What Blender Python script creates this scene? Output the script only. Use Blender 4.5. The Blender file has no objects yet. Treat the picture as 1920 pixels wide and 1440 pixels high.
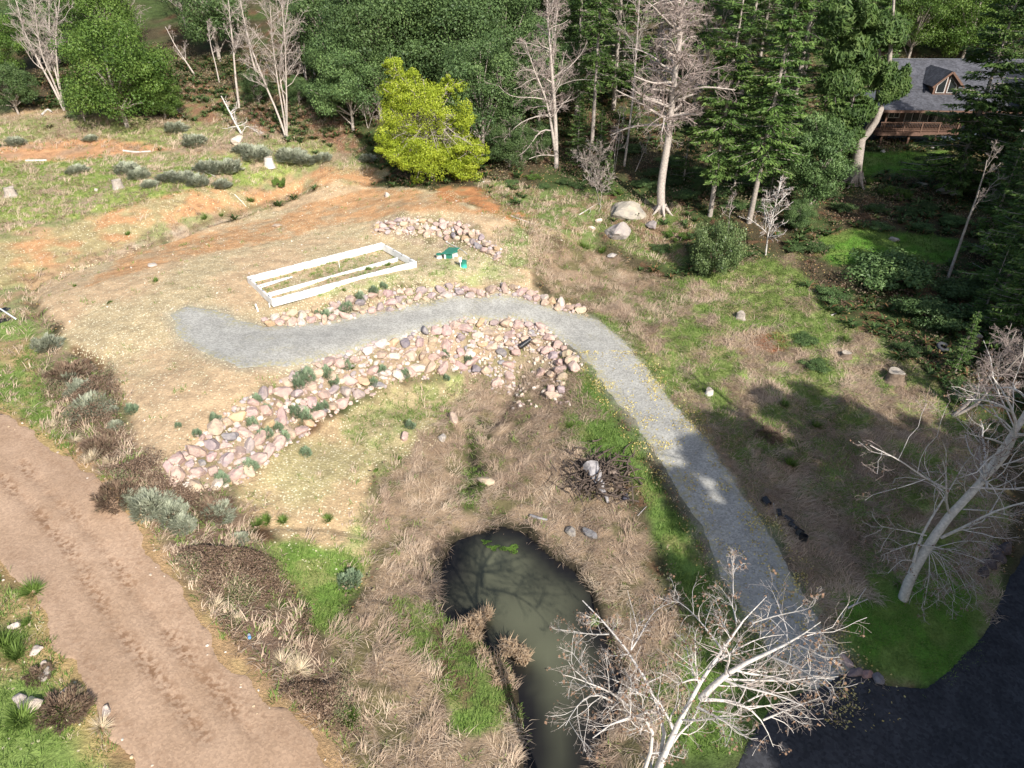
import bpy, math, random
import numpy as np
from mathutils import Matrix, Vector
R = math.radians
rng = np.random.default_rng(7)
random.seed(7)
S = bpy.context.scene
COL = S.collection

# ------------------------------------------------------------------ camera, sky, sun, exposure
PITCH = R(32.0); FPX = 1300.0; CAMZ = 20.0
cd = bpy.data.cameras.new('camera'); cam = bpy.data.objects.new('camera', cd); COL.objects.link(cam)
cam.location = (0, 0, CAMZ); cam.rotation_euler = (math.pi/2 - PITCH, 0, 0)
cd.sensor_width = 36.0; cd.sensor_fit = 'HORIZONTAL'; cd.lens = 36.0*FPX/1920.0
cd.clip_start = 0.5; cd.clip_end = 3000
S.camera = cam
SUN_AZ = R(27.0)      # shadows fall this far to the left of straight ahead
SUN_EL = R(35.0)
W = bpy.data.worlds.new('World'); S.world = W; W.use_nodes = True
nt = W.node_tree; bg = nt.nodes['Background']
sky = nt.nodes.new('ShaderNodeTexSky'); sky.sky_type = 'NISHITA'; sky.sun_disc = False
sky.sun_elevation = SUN_EL
sdir = Vector((math.sin(SUN_AZ)*math.cos(SUN_EL), -math.cos(SUN_AZ)*math.cos(SUN_EL), math.sin(SUN_EL)))  # towards sun
sky.sun_rotation = math.atan2(sdir.x, sdir.y)
sky.air_density = 1.0; sky.dust_density = 2.0
nt.links.new(sky.outputs[0], bg.inputs[0]); bg.inputs[1].default_value = 0.125
sl = bpy.data.lights.new('sun', 'SUN'); sl.energy = 5.0; sl.angle = R(0.5); sl.color = (1.0, 0.955, 0.89)
so = bpy.data.objects.new('sun', sl); COL.objects.link(so)
so.rotation_euler = (-sdir).to_track_quat('-Z', 'Y').to_euler(); so.location = (20, -30, 40)
S.view_settings.view_transform = 'Standard'; S.view_settings.look = 'None'
S.view_settings.exposure = 0.52; S.view_settings.gamma = 1.0
S.cycles.max_bounces = 5; S.cycles.diffuse_bounces = 3; S.cycles.glossy_bounces = 2
S.cycles.transmission_bounces = 2; S.cycles.transparent_max_bounces = 4

# ------------------------------------------------------------------ pixel <-> world (photo is 1920 x 1440)
cp, sp = math.cos(PITCH), math.sin(PITCH)
def rays(px, py):
    a = (np.asarray(px, float)-960)/FPX; b = (np.asarray(py, float)-720)/FPX
    return np.stack([a, cp - b*sp, -sp - b*cp], -1)
def PZ(px, py, z):
    d = rays(px, py); t = (np.asarray(z, float)-CAMZ)/d[..., 2]
    return np.array([0, 0, CAMZ]) + d*t[..., None]
def PY(px, py, Y):
    d = rays(px, py); t = np.asarray(Y, float)/d[..., 1]
    return np.array([0, 0, CAMZ]) + d*t[..., None]

# ------------------------------------------------------------------ noise
_tab = np.random.default_rng(3).random((256, 256))
def vnoise(x, y, s, seed=0):
    x = np.asarray(x)/s + seed*17.31; y = np.asarray(y)/s + seed*9.77
    xi = np.floor(x).astype(int); yi = np.floor(y).astype(int); fx = x-xi; fy = y-yi
    fx = fx*fx*(3-2*fx); fy = fy*fy*(3-2*fy)
    a = _tab[xi & 255, yi & 255]; b = _tab[(xi+1) & 255, yi & 255]
    c = _tab[xi & 255, (yi+1) & 255]; d = _tab[(xi+1) & 255, (yi+1) & 255]
    return (a*(1-fx)+b*fx)*(1-fy) + (c*(1-fx)+d*fx)*fy
def fbm(x, y, s, seed=0, o=4):
    v = 0; a = 1; t = 0
    for i in range(o):
        v = v + a*vnoise(x, y, s/2**i, seed+i*3); t += a; a *= .55
    return v/t*2-1

# ------------------------------------------------------------------ terrain height
CTRL = [  # photo x, photo y, height of the ground seen there
 (100,560,-.1),(300,480,0),(200,650,-.3),(280,850,-.9),(300,760,-.6),(350,600,-.1),(420,650,-.3),(600,625,-.9),(800,590,-1.35),
 (930,572,-1.6),(1040,600,-2),(1150,680,-2.6),(1250,810,-3.3),(1350,950,-4),(1450,1100,-4.6),(1560,1250,-5.1),
 (500,690,-.6),(400,760,-.6),(450,560,0),(520,520,0),(640,510,0),(780,500,0),(860,500,0),(650,470,0),(560,400,.1),(420,450,0),
 (700,450,.1),(760,445,.1),(840,455,.1),(900,480,0),(940,500,-.3),(700,412,.5),(750,402,1.3),(830,402,1.5),(900,425,1.3),(950,465,.5),
 (650,370,.5),(750,365,1.2),(850,375,1.5),(980,430,.9),(1050,440,.5),
 (640,560,-.05),(700,545,0),(780,530,0),(860,526,-.1),(940,527,-.4),(990,540,-1),(1050,562,-1.7),(1000,500,-.5),
 (560,598,-.5),(640,600,-1.0),(720,582,-1.25),(800,565,-1.35),(880,556,-1.5),
 (320,885,-1.0),(400,805,-.9),(500,737,-.8),(600,680,-1.0),(700,648,-1.2),(800,620,-1.45),(880,601,-1.6),(960,600,-1.8),(1020,620,-2.1),(1080,680,-2.6),
 (375,925,-1.9),(450,905,-2.5),(560,815,-3.1),(640,765,-3.3),(700,735,-3.4),(780,705,-3.6),(860,690,-3.8),(950,690,-4.2),(1010,680,-3.7),
 (945,760,-4.8),(1040,740,-4.0),(1100,760,-3.5),(600,880,-3.2),(700,800,-3.5),(560,950,-3.2),(650,1000,-3.8),(760,920,-4.2),(800,800,-3.9),
 (880,880,-4.9),(1000,850,-4.4),(880,960,-5.1),(1100,1020,-4.9),(1050,940,-4.7),(1200,900,-4.0),(1130,900,-4.2),(1280,1050,-4.6),(1180,1150,-5.0),
 (1250,1250,-5.1),(1400,1300,-5.2),(1700,1320,-5.5),(1850,1180,-5.5),(1900,1080,-5.4),(1700,1180,-5.0),(1650,1260,-5.2),(1500,1420,-5.5),
 (820,1180,-5.1),(780,1080,-5.0),(900,1260,-5.1),(700,1150,-4.5),(800,1330,-5.0),(960,1340,-5.2),(600,1100,-3.9),(1150,1350,-5.2),
 (170,720,-.8),(230,830,-1.1),(330,950,-1.6),(450,1050,-2.4),(560,1200,-3.2),(680,1350,-4.2),
 (60,870,-1.1),(100,1000,-1.4),(250,1150,-1.9),(400,1300,-2.6),(0,1100,-1.3),(50,1250,-1.4),(100,1360,-1.6),(10,900,-1.1),(550,1400,-3.2),
 (70,560,-.3),(130,650,-.6),(190,690,-1.0),(30,650,-.6),(50,740,-.8),(10,590,-.9),
 (20,545,-.8),(110,512,-.6),(220,482,-.5),(330,444,-.4),(450,400,-.3),(560,362,0),
 (150,440,.3),(300,400,.9),(430,365,1.2),(600,335,1.4),(700,330,1.2),(20,470,.1),
 (150,330,2.0),(350,310,2.3),(20,340,1.9),(500,300,2.5),(100,285,2.5),(100,262,3.2),(240,270,2.9),(10,270,3.1),(320,275,2.9),
 (200,235,4.0),(500,235,4.1),(450,185,5.5),(350,150,6.6),(600,200,5.0),(60,180,5.6),(400,110,8.0),(650,270,3.0),(700,290,2.3),
 (850,345,1.7),(830,320,2.0),(900,350,1.7),(1040,312,2.1),(1000,380,1.2),(1100,380,.9),(1150,430,-.1),(1240,398,.4),(1100,480,-1),(1060,530,-1.5),
 (1200,520,-1.9),(1330,500,-1.2),(1330,400,.4),(1200,620,-2.4),(1130,570,-2.1),(1400,600,-2.2),(1300,750,-3.1),(1450,750,-3.2),(1600,700,-2.7),
 (1500,500,-.8),(1650,450,.1),(1700,560,-1.2),(1850,650,-2.0),(1700,800,-3.3),(1500,950,-4.1),(1650,950,-4.2),(1800,900,-3.9),(1560,1100,-4.7),
 (1700,350,1.3),(1690,275,2.3),(1900,280,2.4),(1600,340,1.3),(1450,350,1.1),(1500,200,5),(1200,200,5),(1400,110,8),(1100,110,8),(800,200,5),(900,110,8),
 (1720,262,2.4),(1900,262,2.5),
]
CW = [(60,78,2.5),(40,80,2.4),(62,90,4),(35,95,5),(70,115,11),(-70,110,11),(0,112,11),(0,140,20),(80,140,20),(-80,140,20),(0,170,27),(110,170,27),(-110,170,27),
      (-40,5,-2),(-20,0,-2.5),(0,4,-5.2),(30,5,-5.6),(0,-40,-5.5),(60,-30,-5.6),(-60,-30,-2),(45,20,-5.3),(60,45,-2.5),(-60,50,0),(-50,30,-1)]
c = np.array(CTRL, float); cw = PZ(c[:,0], c[:,1], c[:,2])
cw = np.vstack([cw, np.array(CW, float)])
def _U(r2): return .5*r2*np.log(r2+1e-6)
_cx, _cy, _cz = cw[:,0], cw[:,1], cw[:,2]; n = len(cw)
K = _U((_cx[:,None]-_cx)**2+(_cy[:,None]-_cy)**2) + np.eye(n)*2.0
Pm = np.stack([np.ones(n), _cx, _cy], 1)
A = np.zeros((n+3, n+3)); A[:n,:n] = K; A[:n,n:] = Pm; A[n:,:n] = Pm.T
sol = np.linalg.solve(A, np.concatenate([_cz, np.zeros(3)]))
def tps(x, y):
    out = np.full(x.shape, sol[n]) + sol[n+1]*x + sol[n+2]*y
    for i in range(n):
        out += sol[i]*_U((x-_cx[i])**2+(y-_cy[i])**2)
    return out
def axis(a, b, fine, amax, grow):
    v = list(np.arange(a, b, fine)); s = fine
    hi = v[-1]; up = []
    while hi < amax: s *= grow; hi += s; up.append(hi)
    return v, up
v, up = axis(-28, 32, .16, 650, 1.045); GX = np.array([-u for u in reversed([u2-4+0 for u2 in up])] + v + up)
GX = np.unique(np.round(GX[(GX < -28.05) | (GX >= -28.0)], 4))
v, up = axis(7, 62, .16, 900, 1.03); s = .16; lo = 7; dn = []
while lo > -80: s *= 1.12; lo -= s; dn.append(lo)
GY = np.array(dn[::-1] + v + up)
XX, YY = np.meshgrid(GX, GY, indexing='ij')
near = (np.abs(XX) < 115) & (YY < 175) & (YY > -45)
xc = np.clip(XX, -115, 115); yc = np.clip(YY, -45, 175)
HZ = tps(xc.ravel(), yc.ravel()).reshape(XX.shape)
far = np.maximum(np.maximum(np.abs(XX)-115, YY-175), 0)
HZ = np.clip(HZ, -7, 34) + np.minimum(far*.05, 14)*(YY > 60)
def H(x, y, G=None):
    G = HZ if G is None else G
    x = np.asarray(x, float); y = np.asarray(y, float)
    i = np.clip(np.searchsorted(GX, x)-1, 0, len(GX)-2); j = np.clip(np.searchsorted(GY, y)-1, 0, len(GY)-2)
    fx = np.clip((x-GX[i])/(GX[i+1]-GX[i]), 0, 1); fy = np.clip((y-GY[j])/(GY[j+1]-GY[j]), 0, 1)
    return (G[i,j]*(1-fx)+G[i+1,j]*fx)*(1-fy) + (G[i,j+1]*(1-fx)+G[i+1,j+1]*fx)*fy
_ts = np.linspace(12, 330, 900)
def G(px, py):
    """point of the ground seen at a photo pixel"""
    px = np.atleast_1d(np.asarray(px, float)); py = np.atleast_1d(np.asarray(py, float))
    d = rays(px, py); P = np.array([0,0,CAMZ]) + d[:,None,:]*_ts[None,:,None]
    below = P[...,2] < H(P[...,0], P[...,1])
    k = np.where(below.any(1), below.argmax(1), len(_ts)-1); k = np.maximum(k, 1)
    a = _ts[k-1].copy(); b = _ts[k].copy()
    for _ in range(18):
        m = (a+b)/2; Q = np.array([0,0,CAMZ]) + d*m[:,None]
        u = Q[:,2] < H(Q[:,0], Q[:,1]); b = np.where(u, m, b); a = np.where(u, a, m)
    Q = np.array([0,0,CAMZ]) + d*b[:,None]
    return Q
def G1(px, py): return G(px, py)[0]
def polyG(pts): a = np.array(pts, float); return G(a[:,0], a[:,1])[:, :2]
def sdpoly(poly, x, y):
    """signed distance, positive inside"""
    d = np.full(x.shape, 1e9); ins = np.zeros(x.shape, bool); m = len(poly)
    for i in range(m):
        ax, ay = poly[i]; bx, by = poly[(i+1) % m]
        ex, ey = bx-ax, by-ay; L = ex*ex+ey*ey+1e-12
        t = np.clip(((x-ax)*ex+(y-ay)*ey)/L, 0, 1)
        d = np.minimum(d, (x-ax-t*ex)**2+(y-ay-t*ey)**2)
        cnd = ((ay > y) != (by > y))
        if ey != 0: ins ^= cnd & (x < (bx-ax)*(y-ay)/ey+ax)
    d = np.sqrt(d); return np.where(ins, d, -d)
def sdline(line, x, y):
    d = np.full(x.shape, 1e9)
    for i in range(len(line)-1):
        ax, ay = line[i]; bx, by = line[i+1]; ex, ey = bx-ax, by-ay; L = ex*ex+ey*ey+1e-12
        t = np.clip(((x-ax)*ex+(y-ay)*ey)/L, 0, 1)
        d = np.minimum(d, (x-ax-t*ex)**2+(y-ay-t*ey)**2)
    return np.sqrt(d)
def smooth(a, b, v): t = np.clip((v-a)/(b-a), 0, 1); return t*t*(3-2*t)
def sd_full(poly, marg=4):
    out = np.full(XX.shape, -99.0)
    x0, y0 = poly.min(0)-marg; x1, y1 = poly.max(0)+marg
    i0, i1 = np.searchsorted(GX, [x0, x1]); j0, j1 = np.searchsorted(GY, [y0, y1])
    out[i0:i1, j0:j1] = sdpoly(poly, XX[i0:i1, j0:j1], YY[i0:i1, j0:j1]); return out

DRIVE = [(318,590),(355,575),(410,582),(450,604),(500,614),(600,605),(700,584),(830,559),(930,553),(990,563),(1060,586),(1120,600),(1170,640),(1212,690),
 (1262,760),(1322,822),(1372,890),(1420,960),(1466,1040),(1506,1130),(1556,1200),(1602,1250),(1640,1300),(1560,1330),(1480,1260),(1400,1160),(1354,1080),(1310,980),
 (1252,880),(1182,780),(1112,690),(1075,650),(1022,613),(960,597),(880,597),(800,618),(700,643),(600,673),(540,690),(450,690),(380,662),(342,640)]
ASPH = [(2000,960),(1920,1040),(1895,1085),(1852,1180),(1795,1248),(1735,1294),(1660,1293),(1600,1262),(1530,1296),(1450,1330),(1400,1400),(1330,1560),(1300,1700),(2500,1700),(2600,1000),(2200,850)]
DIRT = [(-160,690),(0,775),(50,802),(130,860),(200,920),(250,980),(290,1050),(350,1130),(420,1230),(500,1320),(580,1370),(680,1470),(760,1640),(420,1640),(270,1440),(200,1370),
 (180,1340),(140,1262),(100,1182),(60,1102),(0,1045),(-120,980),(-300,860)]
POND = [(850,1015),(900,1002),(940,985),(990,1000),(1030,1040),(1080,1070),(1110,1110),(1122,1160),(1146,1210),(1166,1260),(1162,1310),(1138,1370),(1125,1450),(1110,1520),(985,1520),
 (980,1440),(985,1370),(970,1300),(950,1240),(900,1210),(870,1180),(830,1160),(818,1120),(825,1060)]
PONDZ = -5.32
pd = PZ([p[0] for p in POND], [p[1] for p in POND], PONDZ)[:, :2]
driveP, asphP, dirtP = polyG(DRIVE), PZ([p[0] for p in ASPH], [p[1] for p in ASPH], -5.5)[:, :2], PZ([p[0] for p in DIRT], [p[1] for p in DIRT], -1.8)[:, :2]
_dg = polyG(DIRT[1:11]); dirtP[1:11] = _dg; _dg = polyG(DIRT[14:21]); dirtP[14:21] = _dg
SD = {'drive': sd_full(driveP, 6), 'asph': sd_full(asphP, 6), 'dirt': sd_full(dirtP, 6), 'pond': sd_full(pd, 5)}
road = np.maximum(np.maximum(SD['drive'], SD['asph']), SD['dirt'])
rough = smooth(.3, -1.2, road)
# relief of the ground itself
nz = fbm(XX, YY, 3.0, 1, 4)*.13 + fbm(XX, YY, .7, 5, 3)*.05
HZ = HZ + nz*(.12+.88*rough)*near
_hm = np.zeros(XX.shape)
for _p in ([(1000,430),(1150,480),(1250,520),(1300,570),(1200,640),(1100,580),(1000,520)],[(870,700),(1070,700),(1090,840),(1190,950),(1250,1150),(1290,1300),(1250,1420),(1150,1500),(980,1500),(650,1420),(600,1180),(690,1110),(690,900),(760,850)],[(1100,640),(1290,520),(1480,480),(1560,600),(1740,700),(1850,850),(1880,1000),(1600,1130),(1560,1100),(1330,850)]):
    _hm = np.maximum(_hm, smooth(-.3, 1.2, sd_full(polyG(_p), 3)))
HZ = HZ + _hm*(np.abs(fbm(XX, YY, 1.5, 101, 3))*.32-.04)*smooth(.2, -.8, road)
# ditch along the upper edge of the pad, creek gully, drain, and pond basin
def carve(line_px, w, dep):
    global HZ
    l = polyG(line_px); d = sdline(l, XX, YY)
    HZ = HZ - dep*np.exp(-(d/w)**2)
carve([(0,535),(60,528),(110,512),(220,480),(330,443),(450,398),(560,358)], .45, .45)
carve([(55,500),(62,560),(72,605)], .35, .5)
carve([(140,655),(170,672),(192,690),(200,712)], .35, .4)
carve([(870,800),(880,850),(885,900),(890,950),(880,1000)], .5, .45)
carve([(975,700),(960,730),(940,770),(900,810)], .7, .4)
carve([(440,990),(520,985),(600,985),(700,1000)], .3, .15)
pdm = SD['pond']
HZ = np.where(pdm > -3, np.where(pdm > 0, PONDZ - np.minimum(pdm*.6, 1.2) - .05, np.maximum(HZ, PONDZ + np.minimum(-pdm*.35, .5))), HZ)
t1 = polyG([(0,895),(60,950),(130,1030),(172,1105),(222,1180),(290,1262),(345,1335),(385,1385)])
t2 = polyG([(40,870),(90,920),(170,1000),(232,1080),(290,1160),(352,1232),(402,1292),(475,1380)])
t3 = polyG([(0,955),(50,1010),(75,1050)])
TR = np.minimum(sdline(t1, XX, YY), sdline(t2, XX, YY))
clod = np.exp(-(TR/.24)**2)
HZ = HZ - clod*(.05+.05*fbm(XX, YY, .5, 21, 2))*(SD['dirt'] > -.2)

# ------------------------------------------------------------------ ground cover regions
REG = {
 'leftfill': [(-120,190),(340,225),(700,320),(700,345),(560,372),(330,450),(112,525),(62,552),(75,610),(-120,620)],
 'leftfill2': [(-120,590),(75,600),(135,650),(228,735),(255,870),(320,905),(440,895),(490,1000),(560,1130),(720,1450),(640,1450),(420,1240),(240,970),(130,862),(0,770),(-120,720)],
 'meadow': [(1100,560),(1290,520),(1480,480),(1560,600),(1740,700),(1850,850),(1900,1000),(1850,1180),(1700,1300),(1580,1220),(1330,850),(1150,640)],
 'pad': [(62,548),(110,518),(330,448),(560,368),(700,348),(840,358),(930,400),(1060,445),(1000,490),(1010,555),(1095,592),(1000,620),(880,600),(600,680),(500,740),(400,840),(310,890),(250,860),(225,740),(130,655)],
 'orange': [(240,475),(560,388),(700,352),(840,365),(900,400),(740,395),(620,425),(430,470),(250,510),(150,545)],
 'padgreen': [(540,560),(790,505),(900,455),(1000,530),(860,528),(700,555)],
 'lower': [(430,890),(640,765),(760,710),(880,695),(890,740),(830,830),(720,880),(700,1000),(690,1100),(560,1050),(480,980)],
 'lowgreen': [(640,790),(740,710),(880,690),(880,750),(800,790),(760,850),(720,950),(700,1030),(640,1040),(680,930),(700,850)],
 'dry': [(1000,430),(1090,470),(1150,480),(1250,520),(1300,570),(1200,640),(1150,600),(1060,560),(1000,520)],
 'dry2': [(870,700),(960,690),(1070,700),(1090,840),(1190,950),(1250,1150),(1290,1300),(1250,1420),(1150,1500),(980,1500),(650,1420),(600,1180),(690,1110),(690,900),(760,850)],
 'verge': [(1060,700),(1112,690),(1200,840),(1262,960),(1345,1085),(1400,1160),(1330,1180),(1270,1080),(1210,940),(1120,850),(1050,800)],
 'green3': [(490,1005),(690,1050),(640,1190),(580,1190),(530,1080)],
 'green4': [(820,1290),(900,1290),(950,1380),(840,1380)],
 'brush': [(70,670),(200,700),(255,860),(420,920),(500,1040),(570,1130),(680,1370),(560,1370),(430,1200),(300,1020),(190,900),(100,790)],
 'green1': [(-40,600),(70,612),(80,700),(130,850),(100,850),(0,772),(-80,740)],
 'green2': [(-40,1060),(60,1110),(120,1240),(180,1360),(190,1500),(-60,1500)],
 'terrace': [(-60,300),(200,290),(560,318),(450,360),(200,400),(-60,450)],
 'terrace2': [(-60,215),(340,225),(620,270),(700,320),(560,330),(200,275),(-60,285)],
 'scarp': [(-40,280),(120,262),(240,262),(330,280),(240,290),(0,304)],
 'scarp2': [(-40,468),(120,422),(230,388),(420,352),(600,312),(740,318),(700,352),(560,366),(400,400),(300,425),(130,492),(0,530),(-40,540)],
 'palestrip': [(150,500),(300,440),(400,405),(500,376),(540,368),(400,425),(200,488)],
 'lawn1': [(1590,1130),(1790,1050),(1840,1170),(1790,1250),(1720,1292),(1600,1262),(1575,1200)],
 'lawn2': [(1540,445),(1620,430),(1800,450),(1790,500),(1560,500)],
 'lawn3': [(1610,285),(1780,280),(1790,330),(1600,325)],
 'redsoil': [(1400,625),(1460,618),(1470,655),(1400,660)],
 'redslope': [(330,150),(640,200),(690,290),(560,290),(400,240),(320,210)],
 'mound': [(930,425),(1010,430),(1070,460),(1020,520),(960,500)],
 'backgrass': [(900,340),(1100,360),(1180,400),(1100,470),(1000,430),(920,385)],
 'creek': [(855,790),(900,790),(910,880),(900,960),(870,960),(865,880)],
 'redbank': [(800,350),(900,355),(990,410),(1000,425),(900,395),(820,368)],
 'walls': [(300,885),(345,848),(500,730),(620,668),(780,618),(880,595),(1010,606),(1095,682),(1070,745),(930,745),(880,695),(700,735),(590,795),(480,885),(375,928)],
 'wallm': [(490,604),(640,564),(780,536),(940,532),(1060,566),(1105,585),(990,566),(860,559),(700,590),(500,616)],
 'wallu': [(698,424),(740,409),(860,415),(940,470),(940,492),(870,456),(705,442)],
 'corner': [(1230,1280),(1330,1150),(1420,1200),(1520,1290),(1440,1335),(1380,1420),(1240,1420)],
 'mbrown': [(1335,800),(1450,770),(1570,765),(1720,880),(1720,1040),(1570,1110),(1460,1010),(1390,900)],
 'mbrown2': [(1010,700),(1090,720),(1130,790),(1060,770),(1000,740)],
 'pondgreen': [(740,1130),(830,1140),(880,1190),(905,1225),(960,1290),(970,1330),(880,1330),(800,1290),(760,1200)],
 'treefloor': [(1120,380),(1240,380),(1300,400),(1280,500),(1180,480),(1120,440)],
}
RW = {}
edge_n = fbm(XX, YY, 2.2, 11, 4)
for k_, pts in REG.items():
    sdv = sd_full(polyG(pts), 3)
    RW[k_] = smooth(-.45, .45, sdv + edge_n*1.1)
base = np.zeros(XX.shape+(3,))
n1 = (fbm(XX, YY, 4, 31, 4)+1)/2; n2 = (fbm(XX, YY, 1.2, 37, 3)+1)/2
def mixc(a, b, t): return np.array(a)*(1-t[..., None]) + np.array(b)*t[..., None]
def lay(w, colr):
    global base
    base = base*(1-w[..., None]) + colr*w[..., None]
g_green = (.115, .165, .045); g_dry = (.30, .23, .145); g_tan = (.41, .315, .19); g_or = (.47, .255, .105); g_mud = (.20, .125, .075)
base = mixc((.075,.062,.035), (.06,.085,.028), smooth(.4,.65,n1))
base = np.where((n2 > .68)[..., None], np.array((.115,.07,.04)), base)
lay(RW['redslope'], mixc((.23,.13,.08), (.11,.14,.05), smooth(.42,.62,n2)))
lay(RW['leftfill'], mixc((.36,.25,.145), (.24,.24,.11), smooth(.42,.62,n2)))
lay(RW['leftfill2'], mixc((.25,.19,.12), (.20,.23,.09), smooth(.42,.62,n2)))
lay(RW['meadow'], mixc((.22,.27,.085), (.29,.24,.13), smooth(.42,.68,n2)))
lay(RW['backgrass'], mixc((.16,.20,.07), (.26,.19,.11), smooth(.45,.6,n2)))
lay(RW['treefloor'], mixc((.13,.17,.05), (.22,.15,.09), smooth(.45,.6,n2)))
lay(RW['terrace2'], mixc((.29,.22,.15), (.22,.24,.09), smooth(.4,.6,n1)))
lay(RW['terrace'], mixc((.25,.29,.085), (.33,.25,.17), smooth(.5,.62,n2)))
lay(RW['scarp'], mixc((.45,.25,.13), (.33,.22,.14), smooth(.5,.7,n2)))
lay(RW['scarp2'], mixc((.44,.25,.125), (.33,.27,.14), smooth(.44,.62,n2*.6+n1*.4)))
lay(RW['palestrip'], mixc((.42,.35,.27), (.30,.26,.16), smooth(.45,.7,n2)))
lay(RW['pad'], mixc((.465,.335,.205), (.41,.325,.195), smooth(.35,.65,n1)))
lay(RW['orange']*.95, mixc((.47,.27,.135), (.42,.30,.18), smooth(.45,.75,n2)))
lay(RW['padgreen'], mixc((.33,.335,.15), (.40,.33,.20), smooth(.4,.6,n2)))
lay(RW['mound'], mixc((.20,.24,.09), (.33,.26,.16), smooth(.4,.6,n2)))
lay(RW['redbank'], mixc((.42,.20,.09), (.3,.2,.1), smooth(.5,.7,n2)))
lay(RW['lower'], mixc((.44,.32,.185), (.39,.33,.17), smooth(.4,.6,n1)))
lay(RW['lowgreen']*.8, mixc((.30,.32,.13), (.37,.31,.17), smooth(.4,.6,n2)))
for q in ('dry','dry2'): lay(RW[q], mixc((.26,.19,.125), (.14,.12,.06), smooth(.5,.65,n2)))
lay(RW['verge'], mixc((.12,.19,.045), (.19,.20,.07), smooth(.5,.65,n2)))
for q in ('green1','green2'): lay(RW[q], mixc((.19,.26,.07), (.32,.24,.12), smooth(.5,.62,n1)))
for q in ('green3','green4'): lay(RW[q], mixc((.15,.24,.05), (.24,.26,.09), smooth(.5,.62,n2)))
lay(RW['brush'], mixc((.17,.115,.08), (.13,.13,.06), smooth(.5,.65,n1)))
lay(RW['creek'], mixc((.08,.09,.03), (.05,.045,.03), smooth(.4,.6,n2)))
for q in ('lawn1','lawn2','lawn3'): lay(RW[q], mixc((.10,.21,.03), (.15,.22,.05), smooth(.4,.65,n2)))
for q in ('walls','wallm','wallu'): lay(RW[q], mixc((.33,.25,.17), (.20,.17,.09), smooth(.45,.65,n2)))
lay(RW['mbrown']*.75, mixc((.22,.155,.105), (.15,.16,.07), smooth(.5,.65,n1)))
lay(RW['mbrown2']*.7, mixc((.22,.16,.11), (.15,.16,.07), smooth(.5,.65,n1)))
lay(RW['pondgreen']*.8, mixc((.14,.19,.05), (.13,.085,.05), smooth(.45,.6,n2)))
lay(RW['corner'], mixc((.12,.19,.045), (.17,.17,.07), smooth(.5,.65,n2)))
lay(RW['redsoil'], mixc((.30,.12,.06), (.25,.13,.07), n2))
wet = smooth(-.7, .1, pdm); lay(wet, np.array((.035,.03,.02))+base*0)
rdf = np.exp(-(np.minimum(np.minimum(np.abs(SD['drive']+.0), 9), 9)/.6)**2)
lay(smooth(-.9, .1, SD['drive']+edge_n*.4)*.55, np.array((.33,.31,.24))+base*0)
_ed = smooth(-1.0, .0, SD['dirt']+edge_n*.5)
lay(_ed*.75, np.array((.43,.275,.14))+base*0)
# bare, speckled soil gets straw flecks
fleck = np.clip(RW['pad']*.9 + RW['lower']*.9 + RW['scarp2']*.35 + RW['green2']*.12 + RW['terrace']*.1, 0, 1)*(1-.7*RW['lowgreen'])
fleck *= (.35+.65*smooth(.3, .6, n1))*(1-.5*RW['orange'])
# darker brown laid along the bottom of the ditch and the drain
l = polyG([(0,535),(60,528),(110,512),(220,480),(330,443),(450,398),(560,358)])
lay(np.exp(-(sdline(l, XX, YY)/.16)**2)*.6, np.array((.10,.06,.035))+base*0)
l = polyG([(140,655),(170,672),(192,690),(200,712)])
lay(np.exp(-(sdline(l, XX, YY)/.3)**2)*.8, np.array((.10,.05,.025))+base*0)

# ------------------------------------------------------------------ mesh helpers
def mesh_np(name, V, F, attrs=None, smoothf=False, mats=()):
    """V (N,3); F list of int arrays (M,3) or (M,4)"""
    me = bpy.data.meshes.new(name)
    F = [np.asarray(f, np.int32) for f in (F if isinstance(F, list) else [F]) if len(f)]
    me.vertices.add(len(V)); me.vertices.foreach_set('co', np.ascontiguousarray(V, np.float32).ravel())
    tot = sum(f.size for f in F); cnt = sum(len(f) for f in F)
    me.loops.add(tot); me.polygons.add(cnt)
    me.loops.foreach_set('vertex_index', np.concatenate([f.ravel() for f in F]))
    sizes = np.concatenate([np.full(len(f), f.shape[1], np.int32) for f in F])
    st = np.concatenate([[0], np.cumsum(sizes)[:-1]]).astype(np.int32)
    me.polygons.foreach_set('loop_start', st)
    me.polygons.foreach_set('use_smooth', np.full(cnt, smoothf))
    for k_, a in (attrs or {}).items():
        a = np.asarray(a, np.float32)
        if a.ndim == 2:
            at = me.attributes.new(k_, 'FLOAT_COLOR', 'POINT')
            at.data.foreach_set('color', np.concatenate([a, np.ones((len(a), 1), np.float32)], 1).ravel())
        else:
            at = me.attributes.new(k_, 'FLOAT', 'POINT'); at.data.foreach_set('value', a)
    for m in mats: me.materials.append(m)
    me.update(calc_edges=True); me.validate()
    return me
def link(name, me, parent=None, loc=None, **props):
    o = bpy.data.objects.new(name, me); COL.objects.link(o)
    if parent is not None: o.parent = parent
    if loc is not None: o.location = loc
    for k_, v_ in props.items(): o[k_] = v_
    return o
def thing(name, label, cat, loc, rz=0, group=None, scale=1, tilt=(0,0)):
    o = bpy.data.objects.new(name, None); COL.objects.link(o); o.empty_display_size = .3
    o.location = loc; o.rotation_euler = (tilt[0], tilt[1], rz)
    o.scale = (scale,)*3 if np.isscalar(scale) else scale
    o['label'] = label; o['category'] = cat
    if group: o['group'] = group
    return o
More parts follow.
